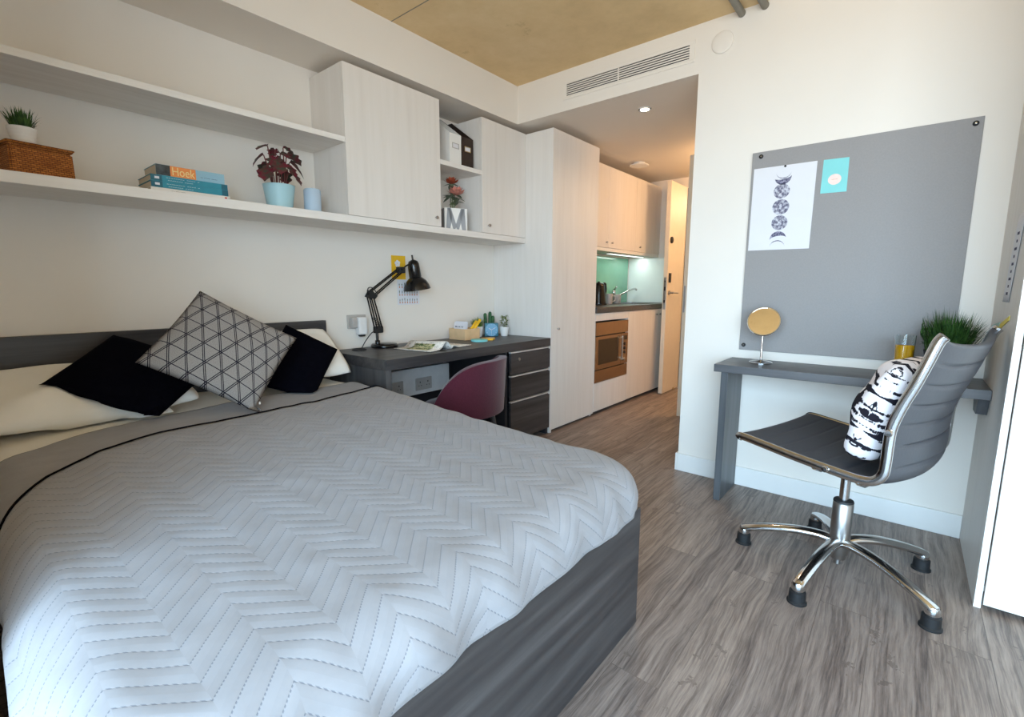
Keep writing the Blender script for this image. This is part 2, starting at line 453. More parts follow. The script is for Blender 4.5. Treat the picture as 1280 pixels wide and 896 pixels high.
struct(MB().box(XW-.1, XN+.1, YS-.1, YS, 0, ZC), 'wall_south', 'white_paint')
struct(MB().box(XW, -.06, 1.12, YW, 0, ZC), 'wall_shade_pier', 'white_paint')  # unseen wall block, added so the bed's window side falls dark
WY0, WY1, WZ0, WZ1 = -2.75, .95, .10, 2.48
mb = MB().box(XW-.1, XW, YS, WY0, 0, ZC).box(XW-.1, XW, WY1, YW, 0, ZC).box(XW-.1, XW, WY0, WY1, WZ1, ZC).box(XW-.1, XW, WY0, WY1, 0, WZ0)
struct(mb, 'wall_west', 'white_paint')
mb = MB()
for y in (WY0, -1.5, -.27, WY1-.05): mb.box(XW-.08, XW-.03, y, y+.05, WZ0, WZ1)
mb.box(XW-.08, XW-.03, WY0, WY1, WZ0, WZ0+.05).box(XW-.08, XW-.03, WY0, WY1, WZ1-.05, WZ1)
wf = struct(mb, 'window_1', 'dark_back')
build(MB().box(XW-.058, XW-.052, WY0+.03, WY1-.03, WZ0+.03, WZ1-.03), 'pane', 'window_glass', wf)
# skirting
mb = MB().box(XN-.014, XN, -.284, 1.05, 0, .112, .004)
mb.box(XN-.014, XN+.1, 1.05, 1.064, 0, .112, .004)
struct(mb, 'baseboard_east', 'skirting_white')
# round blank cover plate and the vent grille high on the noticeboard wall
o = tag(build(MB().lathe([(.058, 0), (.056, .006), (.050, .009), (0, .0095)], (XT, .927, 2.495), 40, (-1, 0, 0)), 'wall_cover_plate', 'white_paint', smooth=True, auto=40),
        'round white blank cover flat on the wall right of the vent grille', 'cover')
vt = T('vent_grille', 'long white air vent grille with dark slots above the kitchen opening', 'vent', (XN, 1.53, 2.455))
v0, v1, w0, w1 = 1.108, 1.947, 2.452, 2.54
mb = MB().box(XN-.006, XN, v0-.03, v1+.03, w1, w1+.016, .002).box(XN-.006, XN, v0-.03, v1+.03, w0-.016, w0, .002)
mb.box(XN-.006, XN, v0-.03, v0, w0, w1).box(XN-.006, XN, v1, v1+.03, w0, w1).box(XN-.007, XN, 1.553, 1.561, w0, w1)
build(mb, 'frame', 'white_paint', vt)
build(MB().box(XN-.0012, XN, v0, v1, w0, w1), 'backing', 'dark_back', vt)
for k in range(7):
    z = w0+.0035+k*(w1-w0-.007)/6
    o = build(MB().box(XN-.006, XN-.0014, v0, v1, z-.0033, z+.0033), 'slat', 'white_paint', vt)
# conduits on the soffit
for i, (y, lab) in enumerate(((.835, 'grey conduit pipe under the concrete ceiling, the one nearer the vent grille'), (.722, 'grey conduit pipe under the concrete ceiling, the one farther from the vent grille'))):
    t = T('conduit_pipe', lab, 'pipe', (XN-.004, y, ZC-.024), 0, 'ceiling conduits')
    build(MB().tube([(1.3, y, ZC-.022), (2.1, y, ZC-.022), (XN-.004, y, ZC-.022)], .019, 16), 'pipe', 'concrete_pipe', t, smooth=True, auto=50)
    build(MB().box(2.4, 2.425, y-.026, y+.026, ZC-.043, ZC, .004), 'clip', 'concrete_pipe', t)
# hall ceiling fittings
t = T('downlight', 'small glowing recessed downlight in the hall ceiling', 'ceiling light', (3.252, 1.516, ZB-.006))
build(MB().lathe([(.044, 0), (.044, .006), (.036, .006), (.034, .001), (.030, .0)], (3.252, 1.516, ZB-.006), 36, close=False), 'ring', 'skirting_white', t, smooth=True)
build(MB().lathe([(.031, 0), (.029, .003), (0, .0035)], (3.252, 1.516, ZB-.0058), 30), 'lamp', 'lamp_glow', t)
t = T('ceiling_vent', 'flat round white disc fitting on the hall ceiling near the kitchen cabinets', 'vent', (4.555, 2.16, ZB-.03))
build(MB().lathe([(.03, 0), (.088, .004), (.092, .010), (.088, .014), (.03, .012)], (4.555, 2.16, ZB-.034), 40), 'disc', 'skirting_white', t, smooth=True, auto=50)
build(MB().lathe([(.055, 0), (.055, .025)], (4.555, 2.16, ZB-.021), 30), 'collar', 'skirting_white', t, smooth=True, auto=50)

# ------------------------------------------------------------------ shelves and wall cabinets on the bed wall
ST, SB, UT, UB, MT, MBT, SF, XP = 1.543, 1.503, 1.945, 1.918, 1.965, 1.936, 2.386, 3.05
tag(build(MB().box(-.06, XP-.002, SF, YT, SB, ST, .0015), 'wall_shelf', 'white_wood_long'), 'long pale wood shelf above the bed and desk carrying books, plants and cabinets', 'shelf')
tag(build(MB().box(-.06, 1.492, SF, YT, UB, UT, .0015), 'wall_shelf', 'white_wood_long'), 'empty pale wood shelf just under the bulkhead, higher of the two over the bed', 'shelf')
tag(build(MB().box(2.164, 2.551, SF, YT, MBT, MT, .0015), 'wall_shelf', 'white_wood_long'), 'short pale shelf between two wall cabinets, holding two magazine files', 'shelf')
def wall_cabinet(x0, x1, kx, label):
    t = T('wall_cabinet', label, 'cabinet', ((x0+x1)/2, YT, ST), 0, 'wall cabinets over the desk')
    mb = MB().box(x0, x0+.018, SF+.02, YT, ST, 2.32).box(x1-.018, x1, SF+.02, YT, ST, 2.32).box(x0+.018, x1-.018, SF+.02, YT, 2.302, 2.32).box(x0+.018, x1-.018, SF+.02, YT, ST, ST+.018).box(x0+.018, x1-.018, YW-.01, YT, ST+.018, 2.302)
    build(mb, 'carcass', 'white_wood', t)
    d = build(MB().box(x0, x1, SF, SF+.0185, ST+.002, 2.32, .0015), 'door', 'white_wood', t)
    knob(d, (kx, SF, 1.598), (0, -1, 0))
def knob(d, p, ax, s=.85):
    p = Vector(p); a = Vector(ax); q = Vector((0, 0, 1)).rotation_difference(a)
    mb = MB().lathe([(.005*s, 0), (.005*s, .012*s), (.011*s, .014*s), (.012*s, .022*s), (.010*s, .025*s), (0, .0255*s)], p, 18, ax)
    build(mb, 'knob', 'brushed', d, smooth=True, auto=40)
wall_cabinet(1.494, 2.163, 2.115, 'wide pale wood wall cabinet between the open shelves and the magazine files')
wall_cabinet(2.552, XP-.002, 2.613, 'pale wood wall cabinet beside the tall wardrobe, right of the magazine files')

# ------------------------------------------------------------------ tall unit and kitchen
YF = 2.13
def panel_door(t, x0, x1, z0, z1, y=YF, mat='white_wood', name='door'):
    return build(MB().box(x0+.0015, x1-.0015, y, y+.019, z0, z1, .0015), name, mat, t)
t = T('wardrobe', 'tall pale wood wardrobe with one door between the desk and the kitchen', 'wardrobe', (3.39, YT, 0))
mb = MB().box(XP, XP+.02, YF, YT, 0, 2.32).box(3.71, 3.73, YF+.021, YT, 0, 2.32).box(XP+.02, 3.71, YF+.021, YT, 2.30, 2.32).box(XP+.02, 3.71, YW-.01, YT, 0, 2.30)
build(mb, 'carcass', 'white_wood', t)
d = panel_door(t, XP+.0195, 3.731, .022, 2.32); knob(d, (3.137, YF, .834), (0, -1, 0))
build(MB().box(XP+.022, 3.71, YF+.03, YF+.045, 0, .03), 'plinth', 'dark_back', t)
YK = 2.68
def base_unit(x0, x1, label, top=.893):
    t = T('kitchen_base_cabinet', label, 'cabinet', ((x0+x1)/2, YK, 0), 0, 'kitchen base cabinets')
    mb = MB().box(x0, x0+.018, YF+.02, YK-.002, .03, top).box(x1-.018, x1, YF+.02, YK-.002, .03, top).box(x0+.018, x1-.018, YF+.02, YK-.002, .03, .048).box(x0+.018, x1-.018, YK-.01, YK-.002, .048, top)
    build(mb, 'carcass', 'white_wood', t); build(MB().box(x0, x1, YF+.045, YF+.06, 0, .03), 'plinth', 'dark_back', t)
    return t
t = base_unit(3.735, 4.386, 'pale wood kitchen housing around the built-in microwave', .931)
panel_door(t, 3.735, 4.386, .032, .295, name='lower_panel'); panel_door(t, 3.735, 4.386, .862, .930, name='upper_panel')
for a, b in ((3.735, 3.7385), (4.3825, 4.386)): build(MB().box(a, b, YF, YF+.02, .295, .862), 'side_strip', 'white_wood', t)
t = base_unit(4.386, 5.10, 'plain pale wood kitchen cupboard right of the microwave'); d = panel_door(t, 4.386, 5.10, .034, .930); knob(d, (5.055, YF, .872), (0, -1, 0))
t = base_unit(5.10, XE-.004, 'narrow pale kitchen cupboard next to the open entrance door'); d = panel_door(t, 5.10, XE-.004, .034, .930); knob(d, (5.145, YF, .872), (0, -1, 0))
t = T('kitchen_worktop', 'dark speckled kitchen worktop with a sink, tap and kettle on it', 'worktop', (4.6, YK, .933))
build(MB().box(3.735, 4.90, YF-.012, YK-.002, .934, .985, .002).box(4.90, 5.40, YF-.012, YF+.08, .934, .985).box(4.90, 5.40, YK-.09, YK-.002, .934, .985).box(5.40, XE-.003, YF-.012, YK-.002, .934, .985), 'slab', 'counter', t)
mb = MB().box(4.895, 5.405, YF+.075, YF+.085, .90, .9885).box(4.895, 5.405, YK-.095, YK-.085, .90, .9885).box(4.895, 4.905, YF+.085, YK-.095, .90, .9885).box(5.395, 5.405, YF+.085, YK-.095, .90, .9885).box(4.905, 5.395, YF+.085, YK-.095, .90, .905)
build(mb, 'sink', 'brushed', t)
# tap
t = T('kitchen_tap', 'chrome single spout kitchen tap leaning over the sink', 'tap', (5.02, 2.635, .9862))
build(MB().lathe([(.030, 0), (.030, .008), (.022, .012), (.021, .10), (.023, .105), (.023, .135), (.015, .145), (0, .147)], (5.02, 2.635, .9862), 24), 'body', 'chrome', t, smooth=True, auto=40)
build(MB().tube(catmull([(5.02, 2.635, 1.045), (5.14, 2.60, 1.085), (5.28, 2.56, 1.135), (5.36, 2.535, 1.150), (5.385, 2.525, 1.135)], 6), .0115, 12), 'spout', 'chrome', t, smooth=True, auto=50)
build(MB().tube([(5.02, 2.635, 1.128), (5.00, 2.605, 1.155), (4.985, 2.58, 1.175)], [.010, .008, .006], 10), 'lever', 'chrome', t, smooth=True)
# kettle and two mugs on the worktop
t = T('kettle', 'black kettle on the worktop half hidden by the wardrobe', 'kettle', (4.345, 2.45,.985))
build(MB().lathe([(.078, 0), (.080, .01), (.078, .02), (.070, .10), (.058, .19), (.052, .21), (.03, .222), (0, .224)], (4.345, 2.45, .988), 28), 'body', 'black_gloss', t, smooth=True, auto=50)
build(MB().tube(catmull([(4.40, 2.44, 1.19), (4.44, 2.43, 1.20), (4.455, 2.43, 1.12), (4.43, 2.435, 1.03)], 6), .011, 10), 'handle', 'black_matt', t, smooth=True)
build(MB().lathe([(.083, 0), (.083, .012)], (4.345, 2.45, .9862), 28), 'base', 'black_matt', t, smooth=True, auto=50)
build(MB().lathe([(.012, 0), (.012, .012), (.006, .016), (0, .017)], (4.345, 2.45, 1.206), 14), 'knob', 'black_matt', t, smooth=True)
def mug(x, y, rz, label, h=.10, r=.042):
    t = T('mug', label, 'mug', (x, y, .985), 0, 'mugs on the kitchen worktop')
    build(MB().lathe([(r*.8, 0), (r*.97, .012), (r, h), (r-.004, h), (r-.006, .014), (0, .012)], (x, y, .9862), 28), 'cup', 'grey_plastic', t, smooth=True, auto=50)
    c, s = math.cos(rz), math.sin(rz)
    build(MB().tube(catmull([(x+c*r*.95, y+s*r*.95, .985+h*.8), (x+c*(r+.03), y+s*(r+.03), .985+h*.75), (x+c*(r+.03), y+s*(r+.03), .985+h*.35), (x+c*r*.9, y+s*r*.9, .985+h*.22)], 6), .0055, 10), 'handle', 'grey_plastic', t, smooth=True)
mug(4.66, 2.50, -.6, 'grey mug standing next to the black kettle', .11, .04)
mug(4.88, 2.52, -2.2, 'grey mug standing in front of the kitchen tap', .10, .046)
# splashbacks
tag(build(MB().box(3.74, XE-.03, YK-.012, YK-.002, .987, 1.505), 'splashback', 'green_glass'), 'green glass splashback behind the kitchen worktop', 'splashback')
struct(MB().box(3.735, XE, YK, YW, 0, 2.30), 'wall_kitchen', 'white_paint')
tag(build(MB().box(XE-.012, XE-.002, YF+.02, YK-.013, .987, 1.505), 'splashback', 'splash_white'), 'white glossy splash panel on the wall at the end of the worktop', 'splashback')
# kitchen wall cabinets
YC = 2.295
def kitchen_wall(x0, x1, split, knobs, label):
    t = T('kitchen_wall_cabinet', label, 'cabinet', ((x0+x1)/2, YK-.002, 1.51), 0, 'kitchen wall cabinets')
    mb = MB().box(x0, x1, YC+.02, YK-.002, 2.272, 2.29).box(x0, x1, YC+.02, YK-.002, 1.525, 1.543).box(x0, x0+.018, YC+.02, YK-.002, 1.543, 2.272).box(x1-.018, x1, YC+.02, YK-.002, 1.543, 2.272)
    build(mb, 'carcass', 'white_wood', t)
    build(MB().box(x0, x1, YC+.005, YC+.02, 1.508, 1.54), 'light_rail', 'skirting_white', t)
    xs = [x0]+split+[x1]
    for i in range(len(xs)-1):
        d = build(MB().box(xs[i]+.0015, xs[i+1]-.0015, YC, YC+.019, 1.542, 2.29, .0015), 'door', 'white_wood', t)
        knob(d, (knobs[i], YC, 1.59), (0, -1, 0))
kitchen_wall(3.735, 4.82, [4.236], [4.182, 4.294], 'double pale kitchen wall cabinet above the green splashback')
kitchen_wall(4.82, XE-.004, [], [4.919], 'single pale kitchen wall cabinet in the corner above the sink')
t = T('under_cabinet_light', 'slim strip light glowing under the kitchen wall cabinets', 'light', (5.05, 2.5, 1.51))
build(MB().box(4.60, 5.42, 2.46, 2.52, 1.514, 1.525, .002), 'housing', 'skirting_white', t)
build(MB().box(4.61, 5.41, 2.465, 2.515, 1.512, 1.5142), 'diffuser', 'strip_glow', t)
# microwave
t = T('microwave', 'built-in steel microwave under the kitchen worktop, brown floor reflection in its colour', 'microwave', (4.06, YF, .30))
build(MB().box(3.756, 4.365, YF+.02, 2.56, .305, .846), 'body', 'dark_back', t)
build(MB().box(3.7395, 4.3815, YF-.004, YF+.018, .728, .846, .003), 'trim_panel', 'steel_warm_reflection', t)
build(MB().box(3.7395, 4.3815, YF-.004, YF+.018, .300, .410, .003), 'trim_panel', 'steel_warm_reflection', t)
d = build(MB().box(3.7395, 4.235, YF-.006, YF+.018, .418, .720, .003), 'door', 'steel_warm_reflection', t)
build(MB().box(3.79, 4.17, YF-.0085, YF-.0055, .462, .692, .002), 'window', 'oven_glass', d)
build(MB().tube([(4.215, YF-.03, .468), (4.215, YF-.03, .700)], .008, 12).tube([(4.215, YF-.03, .49), (4.215, YF-.006, .49)], .005, 8).tube([(4.215, YF-.03, .68), (4.215, YF-.006, .68)], .005, 8), 'handle', 'chrome', d, smooth=True, auto=50)
p = build(MB().box(4.240, 4.3815, YF-.006, YF+.018, .418, .720, .003), 'control_panel', 'steel_warm_reflection', t)
build(MB().box(4.268, 4.355, YF-.008, YF-.0055, .655, .695), 'display', 'oven_glass', p)
for k in range(3): build(MB().lathe([(.016, 0), (.016, .006), (.013, .009), (0, .0095)], (4.311, YF-.006, .615-k*.042), 18, (0, -1, 0)), 'button', 'dark_brown_card', p, smooth=True, auto=40)
build(MB().lathe([(.018, 0), (.018, .018), (.014, .022), (0, .0225)], (4.272, YF-.006, .470), 20, (0, -1, 0)), 'dial', 'chrome', p, smooth=True, auto=40)
# entrance door standing open along the hall
d = struct(MB().box(5.0, 5.90, 2.0, 2.045, .008, 2.255, .002), 'door_1', 'door_paint')
build(MB().box(4.9985, 5.0005, 2.010, 2.036, .93, 1.27, .0005), 'lock_plate', 'brushed', d)
build(MB().box(4.9965, 4.9985, 2.016, 2.030, 1.13, 1.17).box(4.9965, 4.9985, 2.016, 2.030, 1.00, 1.03).box(4.9965, 4.9985, 2.019, 2.027, 1.22, 1.235), 'latch', 'black_matt', d)
h = build(MB().lathe([(.026, 0), (.026, .008), (.010, .010), (.010, .05)], (5.06, 2.0, 1.106), 20, (0, -1, 0)).tube([(5.06, 1.955, 1.106), (5.12, 1.952, 1.106), (5.19, 1.952, 1.103)], .009, 10), 'handle', 'brushed', d, smooth=True, auto=50)
build(MB().box(5.03, 5.075, 1.985, 2.0, 1.215, 1.315, .004), 'keypad', 'black_matt', d)
build(MB().lathe([(.034, 0), (.034, .012), (.026, .016), (0, .017)], (5.06, 2.0, 1.66), 22, (0, -1, 0)), 'door_viewer', 'black_matt', d, smooth=True, auto=50)
build(MB().box(5.3, 5.33, 1.995, 2.0, .005, .03), 'draught_strip', 'brass', d)
# bathroom door, open square across the hall
d = struct(MB().box(4.19, 4.23, .74, 1.531, .008, 2.258, .002), 'door_2', 'door_paint')
build(MB().box(4.186, 4.1905, 1.507, 1.5225, .945, 1.175, .001), 'lock_plate', 'brushed', d)
build(MB().lathe([(.024, 0), (.024, .007), (.009, .009), (.009, .045)], (4.19, 1.46, 1.06), 18, (-1, 0, 0)).tube([(4.148, 1.46, 1.06), (4.146, 1.40, 1.06), (4.146, 1.34, 1.058)], .008, 10), 'handle', 'brushed', d, smooth=True, auto=50)
mb = MB().box(3.32, 3.36, .70, .735, 0, 2.29).box(4.15, 4.188, .70, .735, 0, 2.29).box(3.36, 4.15, .70, .735, 2.262, 2.29)
struct(mb, 'trim_2', 'skirting_white')
# ------------------------------------------------------------------ bed
def interp(tab, x):
    if x <= tab[0][0]: return tab[0][1]
    for (a, b), (c, d) in zip(tab, tab[1:]):
        if x <= c:
            f = (x-a)/(c-a); return b+(d-b)*f
    return tab[-1][1]
BX0, BX1, BY0 = .03, 1.443, .63
t = T('bed', 'double bed with dark wood base and headboard under the long shelf', 'bed', ((BX0+BX1)/2, 1.7, 0))
build(MB().box(BX0, BX1, BY0, BY0+.03, 0, .422, .002), 'footboard', 'dark_wood', t)
build(MB().box(BX1-.03, BX1, BY0+.03, 2.69, 0, .40, .002), 'side_panel', 'slate_wood', t)
build(MB().box(BX0, BX0+.03, BY0+.03, 2.69, 0, .40, .002), 'side_panel', 'slate_wood', t)
build(MB().box(-.045, 1.497, 2.690, YT, 0, .959, .003), 'headboard', 'dark_wood', t)
build(MB().box(BX0+.075, BX1-.075, BY0+.095, 2.685, .20, .545, .05, 4), 'mattress', 'linen_white', t, smooth=True, auto=60)
XA, XB, YA, RC, RR = .015, 1.500, .598, .20, .105
def zt(x, y):
    f = min(1, max(0, (y-.6)/1.5)); f = f*f*(3-2*f)
    g = min(1, max(0, (y-1.4)/.9)); g = g*g*(3-2*g)
    return .583 + .038*f + .030*g + .014*(1-min(1, abs((x-.757)/.74))**2)
def F(s, t_, drop=0., wr=1.):
    qx = min(max(s, XA+RC), XB-RC); qy = max(t_, YA+RC)
    ex, ey = s-qx, t_-qy; D = math.hypot(ex, ey)
    n = (ex/D, ey/D) if D > 1e-9 else (0, 0)
    flat = RC-RR
    if D <= flat: h, dz = D, 0
    elif D <= flat+RR*PI/2:
        th = (D-flat)/RR; h, dz = flat+RR*math.sin(th), RR*(1-math.cos(th))
    else: h, dz = RC, RR+(D-flat-RR*PI/2)
    x, y = qx+n[0]*h, qy+n[1]*h
    a = min(1, D/.25)
    w = .006*noise.noise(Vector((s*3.1, t_*3.1, 4))) + a*.010*noise.noise(Vector((s*9, t_*9, 1))) + .003*noise.noise(Vector((s*14, t_*14, 9)))
    w *= wr
    side = min(1, dz/RR)
    return Vector((x+n[0]*w*side*1.6 - n[0]*drop*side, y+n[1]*w*side*1.6 - n[1]*drop*side, zt(x, y)-dz+w*(1-side*.6)-drop*(1-side)))
YH = [(-.12, 1.44), (.0, 1.55), (.07, 1.66), (.15, 1.79), (.28, 1.90), (.45, 1.955), (.8, 1.955), (1.05, 1.985), (1.45, 2.075), (1.7, 2.10)]
YB = [(-.12, 1.92), (.08, 2.08), (.29, 2.19), (.5, 2.215), (.96, 2.29), (1.40, 2.30), (1.7, 2.30)]
DM = RC-RR+RR*PI/2+.042
def cover(fn_lo, fn_hi, drop, foot, nS=110, nT=90, side=DM):
    bm = bmesh.new(); uv = bm.loops.layers.uv.new('UVMap'); fl = {}
    def V(s, t_):
        v = bm.verts.new(F(s, t_, drop)); fl[v] = (s, t_); return v
    def patch(fn, a, b):
        g = [[V(*fn(i/a, j/b)) for j in range(b+1)] for i in range(a+1)]
        for i in range(a):
            for j in range(b):
                f = bm.faces.new((g[i][j], g[i+1][j], g[i+1][j+1], g[i][j+1]))
                for lp in f.loops: lp[uv].uv = fl[lp.vert]
    s0, s1 = XA+RC, XB-RC
    def rows(sa, sb, a):
        patch(lambda u, v: (sa+(sb-sa)*u, fn_lo(sa+(sb-sa)*u)+(fn_hi(sa+(sb-sa)*u)-fn_lo(sa+(sb-sa)*u))*v), a, nT)
    rows(s0-side, s0, 28); rows(s0, s1, nS); rows(s1, s1+side, 28)
    if foot:
        y0 = YA+RC
        patch(lambda u, v: (s0+(s1-s0)*u, y0-side+side*v), nS, 28)
        for cx, a0 in ((s0, PI), (s1, 1.5*PI)):
            patch(lambda u, v: (cx+math.cos(a0+u*PI/2)*side*v, y0+math.sin(a0+u*PI/2)*side*v), 26, 28)
    bmesh.ops.remove_doubles(bm, verts=bm.verts[:], dist=1e-5)
    bmesh.ops.recalc_face_normals(bm, faces=bm.faces[:])
    if sum(f.normal.z for f in bm.faces) < 0: bmesh.ops.reverse_faces(bm, faces=bm.faces[:])
    return bm
t = T('bedspread', 'grey quilted bedspread with zigzag stitching covering the bed', 'bedspread', (.757, 1.3, .42))
q = build(cover(lambda s: YA+RC, lambda s: interp(YH, s), 0, True), 'quilt', 'quilt_cloth', t, smooth=True, solid=.010, offs=-1)
qb = build(cover(lambda s: interp(YH, s)-.06, lambda s: interp(YB, s), .013, False, 80, 24), 'turned_band', 'plain_grey_cloth', t, smooth=True, solid=.008, offs=-1, label='plain grey turned back band')
pts = []
for i in range(121):
    s = XA+RC-DM+.01 + (XB-XA-2*RC+2*DM-.02)*i/120
    pts.append(F(s, interp(YH, s)) + Vector((0, .003, .003)))
build(MB().tube(pts, .003, 6), 'piping', 'navy_cloth', t, smooth=True, label='dark piping along the turned edge')
t = tag(build(cover(lambda s: interp(YB, s)-.12, lambda s: 2.665, .026, False, 60, 24), 'bed_sheet', 'linen_white', smooth=True, solid=.006, offs=-1), 'white bed sheet showing between the pillows and the grey bedspread', 'sheet')
# pillows and cushions
from mathutils.bvhtree import BVHTree
def world_bvh(o):
    bpy.context.view_layer.update()
    mw = o.matrix_world
    return BVHTree.FromPolygons([mw @ v.co for v in o.data.vertices], [tuple(p.vertices) for p in o.data.polygons])
def settle(o, others, gap=.008, reach=.10, passes=6):
    """press a soft cover against what it rests on, so that it touches without sinking in"""
    bpy.context.view_layer.update(); mw = o.matrix_world; inv = mw.inverted()
    for _ in range(passes):
        for b in others:
            for v in o.data.vertices:
                p = mw @ v.co; loc, n, idx, d = b.find_nearest(p, reach)
                if loc is None: continue
                if (p-loc).dot(n) < gap: v.co = inv @ (loc+n*gap)
    o.data.update()
def cush(name, cor, thick, mat, label, cat, group=None, on=(), **k):
    cor = [Vector(p) for p in cor]
    c = sum(cor, Vector())/4
    lo = min(p.z for p in cor)
    t = T(name, label, cat, (c.x, c.y, lo), 0, group)
    o = build(cushion_mesh(cor, thick, **k), 'cover', mat, t, smooth=True)
    if on: settle(o, on)
    return t, world_bvh(o)
SQ, SBAND, SSHEET = world_bvh(q), world_bvh(qb), world_bvh(t)
_, P1 = cush('pillow', [(-.05, 2.655, .80), (.66, 2.655, .80), (.72, 2.29, .675), (-.03, 2.27, .672)], .17, 'linen_white', 'large white pillow lying at the dark window side of the headboard', 'pillow', 'white bed pillows', on=(SSHEET, SBAND), seed=3, wr=.016, pinch=.02, rnd=.10)
_, P2 = cush('pillow', [(.82, 2.625, .90), (1.455, 2.625, .925), (1.485, 2.37, .672), (.83, 2.40, .69)], .13, 'linen_white', 'white pillow leaning on the headboard behind the black cushion nearest the desk', 'pillow', 'white bed pillows', on=(SSHEET, SBAND), seed=8, wr=.014, pinch=.03, rnd=.08)
_, C1 = cush('cushion', [(.475, 2.60, .955), (.82, 2.46, .79), (.49, 2.135, .662), (.205, 2.39, .80)], .10, 'navy_cloth', 'black cushion lying flat on the large white pillow, left of the patterned one', 'cushion', 'black cushions', on=(SQ, SBAND, P1), seed=5, wr=.008, pinch=.03, power=.45)
_, C2 = cush('cushion', [(1.165, 2.50, .965), (1.39, 2.385, .82), (1.12, 2.17, .615), (.92, 2.36, .70)], .10, 'navy_cloth', 'black cushion propped right of the patterned one, beside the desk', 'cushion', 'black cushions', on=(SQ, SBAND, P2), seed=9, wr=.008, pinch=.03, power=.45)
gt, go = cush('cushion', [(.449, 2.194, .876), (.724, 2.310, 1.143), (1.061, 2.163, .922), (.786, 2.008, .645)], .12, 'geometric_cloth', 'grey cushion with navy triangle line pattern standing on its corner', 'cushion', on=(C1, C2, SQ, SBAND), seed=2, wr=.005, pinch=.06, power=.5, flatback=.2)
build(MB().box(.802, .807, 1.998, 2.000, .682, .692), 'care_tag', 'linen_white', gt)
# ------------------------------------------------------------------ desk under the shelf
DT, DB, DX0, DX1 = .768, .708, 1.515, XP-.003
t = T('desk', 'dark wood desk with three drawers between bed and wardrobe', 'desk', (2.28, YT, 0))
build(MB().box(DX0, DX1, YF, YT, DB, DT, .002), 'top', 'dark_wood', t)
build(MB().box(DX0, DX0+.036, YF+.004, YT, 0, DB, .0015), 'side_panel', 'dark_wood_upright', t)
build(MB().box(DX0+.036, 2.52, YW-.03, YW-.012, .10, DB), 'shade_panel', 'dark_back', t)  # dark sheet standing in for the shade under the desk
p = build(MB().box(2.522, 2.545, YF+.02, YT, .0, DB).box(3.02, DX1, YF+.02, YT, 0, DB).box(2.545, 3.02, YF+.10, YT, .03, .05), 'pedestal', 'dark_back', t)
for z0, z1, lock in ((.540, .694, True), (.352, .522, False), (.05, .334, False)):
    d = build(MB().box(2.563, DX1-.006, YF, YF+.019, z0, z1, .0015), 'drawer', 'dark_wood', t)
    build(MB().box(2.560, DX1-.006, YF-.006, YF+.019, z1+.001, z1+.010, .001).box(DX1-.026, DX1-.006, YF-.010, YF+.002, z1-.006, z1+.0095, .001), 'pull', 'pull_metal', d)
    build(MB().box(2.60, 2.98, YF+.02, YF+.45, z0+.01, z1-.03), 'box', 'dark_back', d)
    if lock: build(MB().lathe([(.012, 0), (.012, .005), (.009, .007), (0, .0072)], (2.655, YF, .645), 18, (0, -1, 0)), 'lock', 'brushed', d, smooth=True, auto=40)
t = T('cable_trunking', 'pale grey trunking panel with two sockets under the desk', 'trunking', (2.05, 2.63, .41))
build(MB().box(1.60, 2.405, 2.60, 2.690, .412, .600, .004), 'cover', 'trunking_grey', t)
for x in (1.905, 2.156):
    s_ = build(MB().box(x-.072, x+.072, 2.592, 2.60, .440, .528, .004), 'socket_plate', 'grey_plastic', t)
    for dx in (-.035, .035): build(MB().box(x+dx-.003, x+dx+.003, 2.5905, 2.593, .492, .503).box(x+dx-.013, x+dx-.008, 2.5905, 2.593, .470, .476).box(x+dx+.008, x+dx+.013, 2.5905, 2.593, .470, .476), 'pin_holes', 'dark_back', s_)
# wall socket with a plugged adaptor, cable grommet
t = T('wall_socket', 'grey wall socket with a plugged-in adaptor beside the desk lamp', 'socket', (1.71, YT, .84))
build(MB().box(1.655, 1.79, YW-.009, YT, .895, .982, .004), 'plate', 'grey_plastic', t)
build(MB().box(1.668, 1.706, YW-.045, YW-.009, .90, .968, .008), 'plug', 'grey_plastic', t)
build(MB().box(1.708, 1.772, YW-.055, YW-.009, .855, .968, .012), 'adaptor', 'trunking_grey', t)
build(MB().box(1.722, 1.758, YW-.045, YW-.018, .843, .856, .003), 'cable_port', 'black_matt', t)
tag(build(MB().lathe([(.045, 0), (.045, .004), (.036, .008), (.03, .004), (0, .004)], (1.668, 2.62, DT+.0003), 28), 'cable_grommet', 'black_matt', smooth=True, auto=50), 'flat black cable grommet on the desk top beside the lamp', 'grommet')
